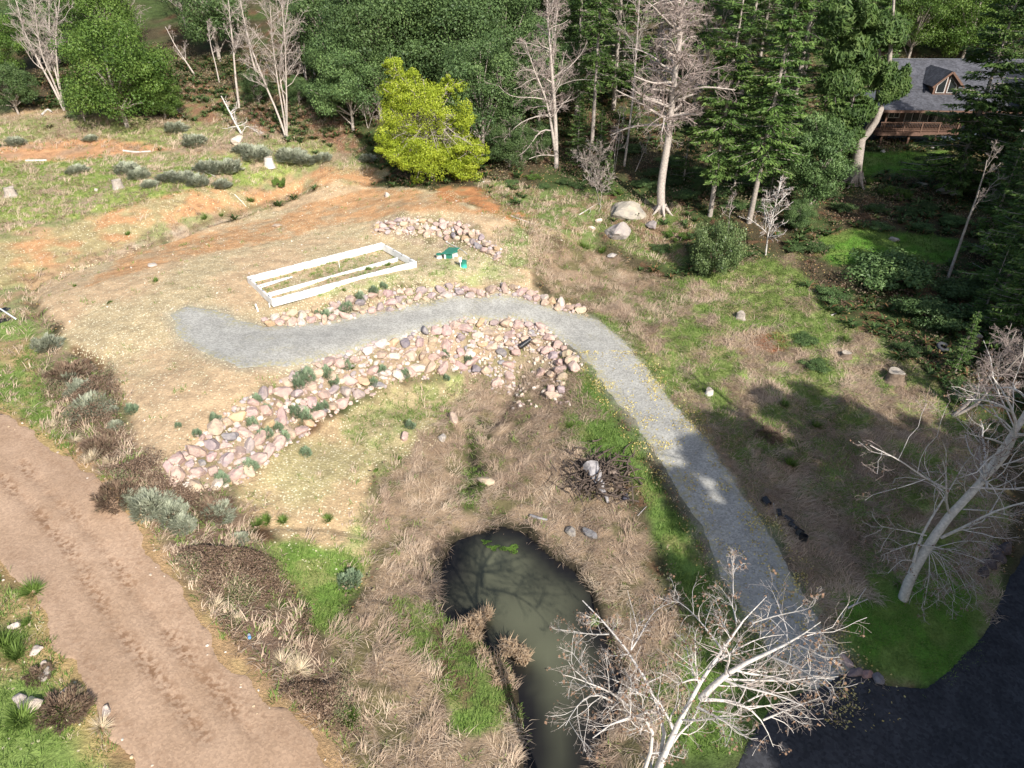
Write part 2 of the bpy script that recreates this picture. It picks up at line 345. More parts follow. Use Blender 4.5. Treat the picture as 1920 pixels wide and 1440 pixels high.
class MB:
    """mesh collector for hard things"""
    def __init__(s): s.v = []; s.f3 = []; s.f4 = []; s.n = 0
    def add(s, V, F):
        V = np.asarray(V, float); F = np.asarray(F)
        (s.f4 if F.shape[1] == 4 else s.f3).append(F+s.n); s.v.append(V); s.n += len(V); return s
    def box(s, c_, d_, rz=0, M=None):
        x, y, z = np.array(d_)/2
        V = np.array([(-x,-y,-z),(x,-y,-z),(x,y,-z),(-x,y,-z),(-x,-y,z),(x,-y,z),(x,y,z),(-x,y,z)])
        if M is not None: V = V@np.array(M.to_3x3()).T
        if rz: cs, sn = math.cos(rz), math.sin(rz); V = V@np.array([[cs,sn,0],[-sn,cs,0],[0,0,1]])
        return s.add(V+np.array(c_), [(0,3,2,1),(4,5,6,7),(0,1,5,4),(1,2,6,5),(2,3,7,6),(3,0,4,7)])
    def tube(s, pts, rad, sides=8, cap=True):
        P = np.array(pts, float)[None]; r = np.array(rad, float)*np.ones(P.shape[1]); V, F, _ = tubes(P, r[None], sides)
        b = s.n; s.add(V, F)
        if cap:
            k_ = P.shape[1]
            for ring in (0, k_-1):
                cV = P[0, ring]; i0 = s.n; s.v.append(cV[None]); s.n += 1
                a = b+ring*sides+np.arange(sides); a2 = np.roll(a, -1)
                s.f3.append(np.stack([np.full(sides, i0), a, a2] if ring else [np.full(sides, i0), a2, a], 1))
        return s
    def poly(s, V, F): return s.add(V, F)
    def build(s, name, mat, parent=None, smoothf=False, bev=0, **props):
        F = []
        if s.f3: F.append(np.vstack(s.f3))
        if s.f4: F.append(np.vstack(s.f4))
        me = mesh_np(name, np.vstack(s.v), F, smoothf=smoothf, mats=[mat])
        o = link(name, me, parent, **props)
        if bev:
            m = o.modifiers.new('b', 'BEVEL'); m.width = bev; m.segments = 2; m.limit_method = 'ANGLE'
        return o
def tubes(P, Rr, sides=4):
    """P (M,K,3) paths, Rr (M,K) radii -> verts, quads, path index per vertex"""
    M, K_, _ = P.shape
    T = np.gradient(P, axis=1); T /= np.linalg.norm(T, axis=2, keepdims=True)+1e-9
    up = np.where(np.abs(T[:, :1, 2:3]) > .9, np.array([1., 0, 0]), np.array([0, 0, 1.]))
    B = np.cross(T, np.broadcast_to(up, T.shape)); B /= np.linalg.norm(B, axis=2, keepdims=True)+1e-9
    N = np.cross(B, T)
    a = np.arange(sides)/sides*2*np.pi
    V = P[:, :, None] + Rr[:, :, None, None]*(np.cos(a)[:, None]*N[:, :, None] + np.sin(a)[:, None]*B[:, :, None])
    V = V.reshape(-1, 3)
    m = np.arange(M)[:, None, None]*K_*sides; k_ = np.arange(K_-1)[None, :, None]*sides
    i = np.arange(sides)[None, None, :]; j = (i+1) % sides
    F = np.stack([m+k_+i, m+k_+sides+i, m+k_+sides+j, m+k_+j], -1).reshape(-1, 4)
    return V, F, np.repeat(np.arange(M), K_*sides)
def unit(v): return v/(np.linalg.norm(v, axis=-1, keepdims=True)+1e-9)
def rsm(path, K_, rad):
    P = np.array(path, float); d = np.r_[0, np.cumsum(np.linalg.norm(np.diff(P, axis=0), axis=1))]; t = np.linspace(0, d[-1], K_)
    Q = np.stack([np.interp(t, d, P[:, i]) for i in range(3)], 1)
    for _ in range(2): Q[1:-1] = (Q[:-2]+2*Q[1:-1]+Q[2:])/4
    return Q, np.linspace(rad[0], rad[1], K_)
def grow(P, Rr, nper, lr, K_=6, out=.9, up=.2, along=.5, wob=.25, r0=.55, tmin=.15, taper=.3, rg=None, minlen=.1, sag=0.0):
    """children branches from parent paths"""
    rg = rg or rng
    M, Kp, _ = P.shape
    idx = np.repeat(np.arange(M), nper); Nn = len(idx)
    t = tmin + (1-tmin)*rg.random(Nn); f = t*(Kp-1); k_ = np.minimum(f.astype(int), Kp-2); fr = (f-k_)[:, None]
    st = P[idx, k_]*(1-fr) + P[idx, k_+1]*fr
    rp = Rr[idx, k_]*(1-fr[:, 0]) + Rr[idx, k_+1]*fr[:, 0]
    tan = unit(P[idx, k_+1]-P[idx, k_]); rnd = unit(rg.normal(size=(Nn, 3))); perp = unit(rnd - tan*(rnd*tan).sum(1, keepdims=True))
    d = unit(tan*along + perp*out + np.array([0, 0, up]))
    plen = np.linalg.norm(np.diff(P, axis=1), axis=2).sum(1)[idx]
    L = np.maximum(plen*lr*(1-.55*t)*(.5+.9*rg.random(Nn)), minlen)
    Q = np.zeros((Nn, K_, 3)); Q[:, 0] = st; step = (L/(K_-1))[:, None]
    for i in range(1, K_):
        d = unit(d + rg.normal(size=(Nn, 3))*wob + np.array([0, 0, up*.5 - sag])*.5)
        Q[:, i] = Q[:, i-1] + d*step
    rr = np.minimum(rp*r0, rp)[:, None]*np.linspace(1, taper, K_)[None]
    return Q, rr

# ------------------------------------------------------------------ materials
def newmat(name):
    m = bpy.data.materials.new(name); m.use_nodes = True; nt = m.node_tree
    return m, nt, nt.nodes, nt.links, nt.nodes['Principled BSDF']
def nd(ns, t, **kw):
    n_ = ns.new(t)
    for k_, v_ in kw.items():
        if hasattr(n_, k_): setattr(n_, k_, v_)
    return n_
def simple(name, colr, rough=.8, var=.25, scale=6, bump=.3, metal=0, spec=.3):
    m, nt, ns, ls, b = newmat(name)
    tc = nd(ns, 'ShaderNodeTexCoord'); nz = nd(ns, 'ShaderNodeTexNoise'); nz.inputs['Scale'].default_value = scale; nz.inputs['Detail'].default_value = 6
    ls.new(tc.outputs['Object'], nz.inputs['Vector'])
    rp = nd(ns, 'ShaderNodeValToRGB'); rp.color_ramp.elements[0].position = .3; rp.color_ramp.elements[1].position = .7
    rp.color_ramp.elements[0].color = tuple(c_*(1-var) for c_ in colr)+(1,); rp.color_ramp.elements[1].color = tuple(min(1, c_*(1+var)) for c_ in colr)+(1,)
    ls.new(nz.outputs[0], rp.inputs[0]); ls.new(rp.outputs[0], b.inputs['Base Color'])
    b.inputs['Roughness'].default_value = rough; b.inputs['Metallic'].default_value = metal; b.inputs['Specular IOR Level'].default_value = spec
    if bump:
        bm = nd(ns, 'ShaderNodeBump'); bm.inputs['Strength'].default_value = bump; bm.inputs['Distance'].default_value = .03
        ls.new(nz.outputs[0], bm.inputs['Height']); ls.new(bm.outputs[0], b.inputs['Normal'])
    return m
def leafmat(name, cols, trans=.3, rough=.6, attr='rnd', objvar=.12, hue=.0):
    """cols: ramp colours over the per-leaf value 'rnd'"""
    m, nt, ns, ls, b = newmat(name)
    at = nd(ns, 'ShaderNodeAttribute'); at.attribute_name = attr
    rp = nd(ns, 'ShaderNodeValToRGB'); e = rp.color_ramp.elements
    for i, c_ in enumerate(cols):
        p = i/(len(cols)-1)
        if i == 0: x = e[0]
        elif i == len(cols)-1: x = e[-1]
        else: x = e.new(p)
        x.position = p; x.color = tuple(c_)+(1,)
    ls.new(at.outputs['Fac'], rp.inputs[0])
    oi = nd(ns, 'ShaderNodeObjectInfo'); hs = nd(ns, 'ShaderNodeHueSaturation')
    mr = nd(ns, 'ShaderNodeMapRange'); mr.inputs[3].default_value = 1-objvar; mr.inputs[4].default_value = 1+objvar
    ls.new(oi.outputs['Random'], mr.inputs[0]); ls.new(mr.outputs[0], hs.inputs['Value']); ls.new(rp.outputs[0], hs.inputs['Color'])
    ls.new(hs.outputs[0], b.inputs['Base Color']); b.inputs['Roughness'].default_value = rough; b.inputs['Specular IOR Level'].default_value = .25
    if trans:
        tr = nd(ns, 'ShaderNodeBsdfTranslucent'); mx = nd(ns, 'ShaderNodeMixShader'); mx.inputs[0].default_value = trans
        ls.new(hs.outputs[0], tr.inputs['Color']); ls.new(b.outputs[0], mx.inputs[1]); ls.new(tr.outputs[0], mx.inputs[2])
        ls.new(mx.outputs[0], ns['Material Output'].inputs['Surface'])
    return m
def ground_mat():
    m, nt, ns, ls, b = newmat('ground_soil')
    ca = nd(ns, 'ShaderNodeAttribute'); ca.attribute_name = 'Col'; fa = nd(ns, 'ShaderNodeAttribute'); fa.attribute_name = 'fleck'
    geo = nd(ns, 'ShaderNodeNewGeometry')
    def noise(sc, det=5, ro=.6):
        x = nd(ns, 'ShaderNodeTexNoise'); x.inputs['Scale'].default_value = sc; x.inputs['Detail'].default_value = det; x.inputs['Roughness'].default_value = ro
        ls.new(geo.outputs['Position'], x.inputs['Vector']); return x
    a = noise(1.1, 8, .68); c_ = noise(9, 4, .7)
    mr = nd(ns, 'ShaderNodeMapRange'); mr.inputs[1].default_value = .3; mr.inputs[2].default_value = .7; mr.inputs[3].default_value = .68; mr.inputs[4].default_value = 1.32
    ls.new(a.outputs[0], mr.inputs[0])
    mr2 = nd(ns, 'ShaderNodeMapRange'); mr2.inputs[1].default_value = .3; mr2.inputs[2].default_value = .7; mr2.inputs[3].default_value = .72; mr2.inputs[4].default_value = 1.28
    ls.new(c_.outputs[0], mr2.inputs[0])
    mm = nd(ns, 'ShaderNodeMath', operation='MULTIPLY'); ls.new(mr.outputs[0], mm.inputs[0]); ls.new(mr2.outputs[0], mm.inputs[1])
    vm = nd(ns, 'ShaderNodeVectorMath', operation='SCALE'); ls.new(ca.outputs['Color'], vm.inputs[0]); ls.new(mm.outputs[0], vm.inputs['Scale'])
    # straw flecks: stretched cells
    mp = nd(ns, 'ShaderNodeMapping'); mp.inputs['Scale'].default_value = (1.0, 1.0, 1); ls.new(geo.outputs['Position'], mp.inputs[0])
    vo = nd(ns, 'ShaderNodeTexVoronoi'); vo.inputs['Scale'].default_value = 7.5; vo.inputs['Randomness'].default_value = 1
    dn = noise(5, 3); ad = nd(ns, 'ShaderNodeVectorMath', operation='ADD'); ls.new(mp.outputs[0], ad.inputs[0])
    s2 = nd(ns, 'ShaderNodeVectorMath', operation='SCALE'); s2.inputs['Scale'].default_value = .12; ls.new(dn.outputs['Color'], s2.inputs[0]); ls.new(s2.outputs[0], ad.inputs[1])
    ls.new(ad.outputs[0], vo.inputs['Vector'])
    sx = nd(ns, 'ShaderNodeSeparateColor'); ls.new(vo.outputs['Color'], sx.inputs[0])
    thr = nd(ns, 'ShaderNodeMath', operation='MULTIPLY'); thr.inputs[1].default_value = .75; ls.new(fa.outputs['Fac'], thr.inputs[0])
    lt = nd(ns, 'ShaderNodeMath', operation='LESS_THAN'); ls.new(sx.outputs[0], lt.inputs[0]); ls.new(thr.outputs[0], lt.inputs[1])
    rr = nd(ns, 'ShaderNodeMapRange'); rr.inputs[1].default_value = .28; rr.inputs[2].default_value = .42; rr.inputs[3].default_value = .95; rr.inputs[4].default_value = 0
    ls.new(vo.outputs['Distance'], rr.inputs[0])
    fm = nd(ns, 'ShaderNodeMath', operation='MULTIPLY'); ls.new(lt.outputs[0], fm.inputs[0]); ls.new(rr.outputs[0], fm.inputs[1])
    mx = nd(ns, 'ShaderNodeMix', data_type='RGBA'); ls.new(fm.outputs[0], mx.inputs[0]); ls.new(vm.outputs[0], mx.inputs[6])
    rp = nd(ns, 'ShaderNodeValToRGB'); rp.color_ramp.elements[0].color = (.52,.43,.27,1); rp.color_ramp.elements[1].color = (.80,.74,.52,1); ls.new(sx.outputs[1], rp.inputs[0])
    ls.new(rp.outputs[0], mx.inputs[7]); ls.new(mx.outputs[2], b.inputs['Base Color'])
    b.inputs['Roughness'].default_value = .95; b.inputs['Specular IOR Level'].default_value = .1
    bm = nd(ns, 'ShaderNodeBump'); bm.inputs['Strength'].default_value = .9; bm.inputs['Distance'].default_value = .06
    ls.new(mm.outputs[0], bm.inputs['Height']); ls.new(bm.outputs[0], b.inputs['Normal'])
    return m
def gravel_mat(name, c1, c2, c3, sc=16, noise_sc=1.0, attr=None, cattr=None, spec=.2, rough=.9, var=.28):
    m, nt, ns, ls, b = newmat(name)
    geo = nd(ns, 'ShaderNodeNewGeometry')
    a = nd(ns, 'ShaderNodeTexNoise'); a.inputs['Scale'].default_value = noise_sc; a.inputs['Detail'].default_value = 9; a.inputs['Roughness'].default_value = .65; ls.new(geo.outputs['Position'], a.inputs['Vector'])
    vo = nd(ns, 'ShaderNodeTexVoronoi'); vo.inputs['Scale'].default_value = sc; ls.new(geo.outputs['Position'], vo.inputs['Vector'])
    rp = nd(ns, 'ShaderNodeValToRGB'); rp.color_ramp.elements[0].position = .33; rp.color_ramp.elements[1].position = .68
    rp.color_ramp.elements[0].color = c1+(1,); rp.color_ramp.elements[1].color = c2+(1,); ls.new(a.outputs[0], rp.inputs[0])
    sx = nd(ns, 'ShaderNodeSeparateColor'); ls.new(vo.outputs['Color'], sx.inputs[0])
    mr = nd(ns, 'ShaderNodeMapRange'); mr.inputs[3].default_value = 1-var; mr.inputs[4].default_value = 1+var; ls.new(sx.outputs[0], mr.inputs[0])
    vm = nd(ns, 'ShaderNodeVectorMath', operation='SCALE'); ls.new(rp.outputs[0], vm.inputs[0]); ls.new(mr.outputs[0], vm.inputs['Scale'])
    outc = vm.outputs[0]
    if attr:
        at = nd(ns, 'ShaderNodeAttribute'); at.attribute_name = attr
        mx = nd(ns, 'ShaderNodeMix', data_type='RGBA'); ls.new(outc, mx.inputs[6]); mx.inputs[7].default_value = c3+(1,)
        q1 = nd(ns, 'ShaderNodeTexNoise'); q1.inputs['Scale'].default_value = 5.0; q1.inputs['Detail'].default_value = 4; ls.new(geo.outputs['Position'], q1.inputs['Vector'])
        q2 = nd(ns, 'ShaderNodeMapRange'); q2.inputs[1].default_value = .44; q2.inputs[2].default_value = .60; ls.new(q1.outputs[0], q2.inputs[0])
        q3 = nd(ns, 'ShaderNodeMath', operation='MULTIPLY'); ls.new(q2.outputs[0], q3.inputs[0]); ls.new(at.outputs['Fac'], q3.inputs[1]); ls.new(q3.outputs[0], mx.inputs[0])
        outc = mx.outputs[2]
    ls.new(outc, b.inputs['Base Color']); b.inputs['Roughness'].default_value = rough; b.inputs['Specular IOR Level'].default_value = spec
    bm = nd(ns, 'ShaderNodeBump'); bm.inputs['Strength'].default_value = .5; bm.inputs['Distance'].default_value = .03
    ad = nd(ns, 'ShaderNodeMath', operation='ADD'); ls.new(a.outputs[0], ad.inputs[0]); ls.new(sx.outputs[0], ad.inputs[1])
    ls.new(ad.outputs[0], bm.inputs['Height']); ls.new(bm.outputs[0], b.inputs['Normal'])
    return m
def rock_mat():
    m, nt, ns, ls, b = newmat('boulder_stone')
    oi = nd(ns, 'ShaderNodeObjectInfo'); tc = nd(ns, 'ShaderNodeTexCoord')
    ad = nd(ns, 'ShaderNodeVectorMath', operation='ADD'); ls.new(tc.outputs['Object'], ad.inputs[0])
    cm = nd(ns, 'ShaderNodeCombineXYZ'); mu = nd(ns, 'ShaderNodeMath', operation='MULTIPLY'); mu.inputs[1].default_value = 40; ls.new(oi.outputs['Random'], mu.inputs[0])
    ls.new(mu.outputs[0], cm.inputs[0]); ls.new(cm.outputs[0], ad.inputs[1])
    a = nd(ns, 'ShaderNodeTexNoise'); a.inputs['Scale'].default_value = 1.7; a.inputs['Detail'].default_value = 8; a.inputs['Roughness'].default_value = .65; ls.new(ad.outputs[0], a.inputs['Vector'])
    rp = nd(ns, 'ShaderNodeValToRGB'); e = rp.color_ramp.elements; e[0].position = .3; e[0].color = (.62,.6,.66,1); e[1].position = .72; e[1].color = (1.25,1.18,1.08,1)
    ls.new(a.outputs[0], rp.inputs[0])
    mx = nd(ns, 'ShaderNodeMix', data_type='RGBA', blend_type='MULTIPLY'); mx.inputs[0].default_value = 1; ls.new(oi.outputs['Color'], mx.inputs[6]); ls.new(rp.outputs[0], mx.inputs[7])
    ls.new(mx.outputs[2], b.inputs['Base Color']); b.inputs['Roughness'].default_value = .9; b.inputs['Specular IOR Level'].default_value = .15
    bm = nd(ns, 'ShaderNodeBump'); bm.inputs['Strength'].default_value = .7; bm.inputs['Distance'].default_value = .08; ls.new(a.outputs[0], bm.inputs['Height']); ls.new(bm.outputs[0], b.inputs['Normal'])
    return m
def water_mat():
    m, nt, ns, ls, b = newmat('pond_water')
    geo = nd(ns, 'ShaderNodeNewGeometry'); a = nd(ns, 'ShaderNodeTexNoise'); a.inputs['Scale'].default_value = .2; a.inputs['Detail'].default_value = 1.5
    ls.new(geo.outputs['Position'], a.inputs['Vector'])
    mr0 = nd(ns, 'ShaderNodeAttribute'); mr0.attribute_name = 'depth'
    mu = nd(ns, 'ShaderNodeMath', operation='MULTIPLY'); mr = nd(ns, 'ShaderNodeMapRange'); mr.inputs[1].default_value = .25; mr.inputs[2].default_value = .6; ls.new(a.outputs[0], mr.inputs[0])
    ls.new(mr.outputs[0], mu.inputs[0]); ls.new(mr0.outputs['Fac'], mu.inputs[1])
    rp = nd(ns, 'ShaderNodeValToRGB'); rp.color_ramp.elements[0].color = (.013,.012,.012,1); rp.color_ramp.elements[1].color = (.115,.118,.075,1)
    ls.new(mu.outputs[0], rp.inputs[0]); ls.new(rp.outputs[0], b.inputs['Base Color'])
    b.inputs['Roughness'].default_value = .13; b.inputs['IOR'].default_value = 1.33; b.inputs['Specular IOR Level'].default_value = .4
    w = nd(ns, 'ShaderNodeTexNoise'); w.inputs['Scale'].default_value = 4; ls.new(geo.outputs['Position'], w.inputs['Vector'])
    bm = nd(ns, 'ShaderNodeBump'); bm.inputs['Strength'].default_value = .04; bm.inputs['Distance'].default_value = .02; ls.new(w.outputs[0], bm.inputs['Height']); ls.new(bm.outputs[0], b.inputs['Normal'])
    return m
M_ground = ground_mat(); M_rock = rock_mat(); M_water = water_mat()
M_gravel = gravel_mat('gravel', (.27,.262,.238), (.37,.36,.325), (.33,.30,.18), attr='moss', sc=13, var=.22)
M_asph = gravel_mat('asphalt', (.028,.029,.033), (.05,.05,.055), (.2,.2,.2), sc=9)
M_dirt = gravel_mat('dirt', (.32,.215,.14), (.41,.285,.195), (.20,.115,.065), attr='track', sc=14, noise_sc=.5, var=.14)

# ------------------------------------------------------------------ the ground sheet, roads and water
nx_, ny_ = XX.shape
IDX = np.arange(nx_*ny_).reshape(nx_, ny_)
F = np.stack([IDX[:-1,:-1], IDX[1:,:-1], IDX[1:,1:], IDX[:-1,1:]], -1).reshape(-1, 4)
V = np.stack([XX, YY, HZ], -1).reshape(-1, 3)
me = mesh_np('ground', V, F, {'Col': base.reshape(-1, 3), 'fleck': fleck.ravel()}, True, [M_ground])
link('ground', me, kind='structure')
def sheet(name, sd, mat, dz, nscale, namp, attrs, seed):
    s_ = sd + fbm(XX, YY, nscale, seed, 4)*namp
    gx = np.gradient(s_, GX, axis=0); gy = np.gradient(s_, GY, axis=1); g2 = gx**2+gy**2+.2
    inside = s_ > 0
    c_ = inside[:-1,:-1] | inside[1:,:-1] | inside[1:,1:] | inside[:-1,1:]
    use = np.zeros(XX.shape, bool); use[:-1,:-1] |= c_; use[1:,:-1] |= c_; use[1:,1:] |= c_; use[:-1,1:] |= c_
    px = XX.copy(); py = YY.copy(); o = use & ~inside
    mvx = np.clip(-s_*gx/g2, -.3, .3); mvy = np.clip(-s_*gy/g2, -.3, .3)
    px[o] += mvx[o]; py[o] += mvy[o]
    pz = H(px, py) + dz; pz[o] -= dz*.7
    new = -np.ones(XX.size, int); ui = np.where(use.ravel())[0]; new[ui] = np.arange(len(ui))
    ff = np.stack([IDX[:-1,:-1][c_], IDX[1:,:-1][c_], IDX[1:,1:][c_], IDX[:-1,1:][c_]], -1)
    at = {k_: a.ravel()[ui] for k_, a in attrs.items()}
    me = mesh_np(name, np.stack([px, py, pz], -1).reshape(-1, 3)[ui], new[ff], at, True, [mat])
    return link(name, me, kind='structure')
moss = smooth(.15, .55, fbm(XX, YY, 1.3, 71, 4))*smooth(1.6, .0, SD['drive'])*.6
mid = np.exp(-((SD['drive']-1.7)/.35)**2)*smooth(.1, .5, fbm(XX, YY, 2.2, 75, 3))*.35*(YY > 30)
sheet('driveway', SD['drive'], M_gravel, .03, 1.2, .3, {'moss': np.clip(moss+mid+smooth(.75, .0, SD['drive'])*.9, 0, 1)}, 61)
sheet('asphalt_road', SD['asph'], M_asph, .045, .8, .1, {}, 63)
edgec = smooth(.9, .0, SD['dirt'])*.35
sheet('dirt_road', SD['dirt'], M_dirt, .025, 1.5, .5, {'track': np.clip(np.exp(-(TR/.30)**2)*(.35+.6*smooth(.35,.6,vnoise(XX, YY, 1.1, 27))) + np.exp(-((SD['dirt']-.5)/.3)**2)*.3 + .10*smooth(.1,.5,fbm(XX, YY, 2.5, 23, 3)), 0, 1)}, 65)
# water surface
g = .35
wx = np.arange(pd[:,0].min()-.6, pd[:,0].max()+.6, g); wy = np.arange(pd[:,1].min()-.6, pd[:,1].max()+.6, g)
WX, WY = np.meshgrid(wx, wy, indexing='ij'); sdw = sdpoly(pd, WX, WY)
wi = np.arange(WX.size).reshape(WX.shape); k_ = (sdw[:-1,:-1] > -.55)
ff = np.stack([wi[:-1,:-1][k_], wi[1:,:-1][k_], wi[1:,1:][k_], wi[:-1,1:][k_]], -1)
me = mesh_np('pond_water', np.stack([WX, WY, np.full(WX.shape, PONDZ)], -1).reshape(-1, 3), ff, {'depth': smooth(.0, 1.9, sdw+fbm(WX, WY, 2.0, 131, 3)*.9).ravel()}, True, [M_water])
link('pond_water', me, kind='structure')

# ------------------------------------------------------------------ leaf, bark and grass materials
M_dry = leafmat('dry_grass', [(.18,.12,.085),(.40,.29,.21),(.58,.455,.33),(.74,.62,.46)], .25, .8, objvar=0)
M_green = leafmat('green_grass', [(.07,.11,.02),(.13,.21,.04),(.20,.29,.07),(.33,.36,.13)], .3, .7, objvar=0)
M_bramble = leafmat('bramble', [(.10,.062,.045),(.18,.12,.08),(.28,.20,.14),(.15,.18,.08)], .2, .8, objvar=0)
M_fern = leafmat('fern', [(.03,.06,.018),(.06,.11,.03),(.10,.15,.05),(.24,.12,.06)], .25, .6, objvar=0)
M_litter = leafmat('leaf_litter', [(.20,.09,.05),(.32,.17,.08),(.45,.33,.12),(.50,.42,.20)], .1, .8, objvar=0)
M_yleaf = leafmat('fallen_leaves', [(.38,.28,.08),(.55,.45,.16),(.62,.55,.28)], .1, .8, objvar=0)
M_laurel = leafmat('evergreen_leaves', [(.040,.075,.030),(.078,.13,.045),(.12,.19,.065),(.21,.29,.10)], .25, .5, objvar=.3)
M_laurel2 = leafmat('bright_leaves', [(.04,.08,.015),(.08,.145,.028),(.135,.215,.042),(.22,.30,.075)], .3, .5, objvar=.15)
M_holly = leafmat('holly_leaves', [(.05,.08,.03),(.10,.15,.055),(.17,.23,.09),(.30,.36,.17)], .2, .35, objvar=.05)
M_yellow = leafmat('yellow_leaves', [(.12,.16,.02),(.28,.36,.03),(.43,.50,.05),(.62,.66,.15)], .4, .5, objvar=.05)
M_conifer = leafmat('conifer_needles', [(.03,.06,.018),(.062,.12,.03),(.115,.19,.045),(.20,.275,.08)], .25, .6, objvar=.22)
M_greyleaf = leafmat('grey_green_leaves', [(.13,.145,.095),(.27,.29,.205),(.40,.42,.31),(.55,.56,.44)], .25, .7, objvar=.14)
M_bluerush = leafmat('blue_green_leaves', [(.11,.16,.09),(.20,.28,.17),(.29,.37,.23),(.40,.46,.31)], .25, .7, objvar=.15)
M_midbark = simple('mid_bark', (.42,.365,.32), .85, .25, 8, .4)
M_palebark = simple('pale_bark', (.55,.51,.465), .8, .22, 9, .3)
M_greybark = simple('grey_bark', (.33,.285,.245), .9, .3, 7, .5)
M_brownbark = simple('brown_bark', (.17,.125,.09), .9, .35, 7, .5)
M_twig = simple('twig', (.36,.27,.235), .85, .2, 3, 0)
M_whitetwig = simple('white_twig', (.42,.36,.32), .85, .2, 3, 0)
M_palettwig = simple('pale_twig', (.33,.265,.235), .85, .2, 3, 0)
M_cone = simple('dry_catkins', (.20,.125,.08), .9, .35, 5, 0)

def BR(name, x, y): return H(x, y, RW[name])
def inview(x, y, z, mx=1.06):
    zc = y*cp - (z-CAMZ)*sp; u = x/np.maximum(zc, .1)*FPX; v_ = -(y*sp + (z-CAMZ)*cp)/np.maximum(zc, .1)*FPX
    return (zc > 1) & (np.abs(u) < 960*mx) & (v_ < 720*mx+60) & (v_ > -730)
def blades(B, az, lean, L, w, rnd, droop=.4, seg=2):
    N_ = len(B); ca, sa = np.cos(az), np.sin(az); hz = np.stack([ca, sa, 0*ca], 1); upv = np.array([0,0,1.])
    th = rng.random(N_)*np.pi; side = np.stack([-np.sin(az+th*.3), np.cos(az+th*.3), 0*az], 1)
    d0 = hz*np.sin(lean)[:,None] + upv*np.cos(lean)[:,None]
    l2 = np.minimum(lean+droop, 1.75); d1 = hz*np.sin(l2)[:,None] + upv*np.cos(l2)[:,None]
    m = B + d0*(L*.5)[:,None]; t = m + d1*(L*.5)[:,None]
    w = w[:,None]
    V = np.stack([B-side*w*.5, B+side*w*.5, m-side*w*.42, m+side*w*.42, t], 1).reshape(-1, 3)
    b = np.arange(N_)[:,None]*5
    F = np.concatenate([b+np.array([0,1,3]), b+np.array([0,3,2]), b+np.array([2,3,4])])
    return V, F, np.repeat(rnd, 5)
def scatter(n_, x0, x1, y0, y1, wfun, z=True):
    x = x0+(x1-x0)*rng.random(n_); y = y0+(y1-y0)*rng.random(n_)
    k_ = rng.random(n_) < wfun(x, y); x, y = x[k_], y[k_]; z_ = H(x, y); k_ = inview(x, y, z_)
    return x[k_], y[k_], z_[k_]
def offroad(x, y, d=.1): return (H(x, y, road) < -d) & (H(x, y, pdm) < .05)
def rocksclear(x, y): return ~((sdpoly(WALLP['lower'], x, y) > .1) | (sdpoly(WALLP['middle'], x, y) > -.1) | (sdpoly(WALLP['upper'], x, y) > -.1))
WALLS = {
 'lower': [(308,884),(345,852),(400,802),(450,767),(500,735),(560,702),(620,674),(700,648),(780,625),(880,600),(960,598),(1010,611),(1050,640),(1088,680),(1078,694),(1042,682),(1000,650),(960,640),(900,650),(880,690),(830,695),(770,705),(700,730),(650,755),(590,790),(540,830),(480,880),(440,905),(375,922),(340,905)],
 'gully': [(870,650),(940,640),(975,650),(960,690),(955,740),(930,735),(925,700),(885,695)],
 'gully2': [(1010,700),(1060,690),(1055,740),(1030,750),(1020,725)],
 'middle': [(492,602),(560,588),(640,568),(700,553),(780,540),(860,535),(940,536),(1000,549),(1060,570),(1100,578),(1096,588),(1050,583),(990,562),(930,550),(860,555),(800,564),(700,587),(640,600),(580,609),(500,613)],
 'upper': [(702,424),(740,413),(800,411),(860,419),(900,440),(936,470),(938,489),(900,472),(870,452),(820,444),(760,438),(705,438)]}
WALLP = {k_: polyG(v_) for k_, v_ in WALLS.items()}

# ------------------------------------------------------------------ grasses and ground cover (uncountable)
def tussocks(x, y, z, nb, L, w, spread, leanm, swirl, seed, rlo=0, rhi=1, clump=.5, droop=.5):
    T = len(x); ts = .55+.9*rng.random(T); idx = np.repeat(np.arange(T), nb); N_ = len(idx)
    a = rng.random(N_)*2*np.pi; r = spread*np.sqrt(rng.random(N_))*ts[idx]
    bx = x[idx]+np.cos(a)*r; by = y[idx]+np.sin(a)*r
    fl = fbm(x, y, 2.6, seed, 2)*np.pi*2.2
    az = np.where(rng.random(N_) < swirl, fl[idx]+rng.normal(size=N_)*.45, a)
    lean = np.clip(leanm+rng.normal(size=N_)*.25, .05, 1.4)
    tone = np.clip(.45*rng.random(T)+.75*vnoise(x, y, 1.6, seed+7)-.08, 0, 1)
    rnd = np.clip(clump*tone[idx]+(1-clump)*rng.random(N_), 0, 1)*(rhi-rlo)+rlo
    B = np.stack([bx, by, H(bx, by)-.02+.0*z[idx]], 1)
    return blades(B, az, lean, L*ts[idx]*(.6+.8*rng.random(N_)), w*(.7+.6*rng.random(N_)), rnd, droop)
def combine(parts):
    V = []; F = []; A = []; o = 0
    for v_, f_, a_ in parts: V.append(v_); F.append(f_+o); A.append(a_); o += len(v_)
    return np.vstack(V), np.vstack(F), np.concatenate(A)
def stuff(name, parts, mat):
    V, F, A = combine(parts); return link(name, mesh_np(name, V, F, {'rnd': A}, True, [mat]), kind='stuff')
DX = (-24, 26, 8, 62)
P_ = []
wd = lambda x, y: np.clip(BR('dry', x, y)*1+BR('dry2', x, y)-BR('pondgreen', x, y)*.75-BR('creek', x, y)*.7-BR('green4', x, y), 0, 1)*offroad(x, y)*(.35+.65*smooth(.35, .5, vnoise(x, y, 1.1, 5)))*(.5+.5*rocksclear(x, y))
x, y, z = scatter(26000, *DX, wd); P_.append(tussocks(x, y, z, 22, .46, .022, .24, 1.1, .8, 41, .12, .95, clump=.65))
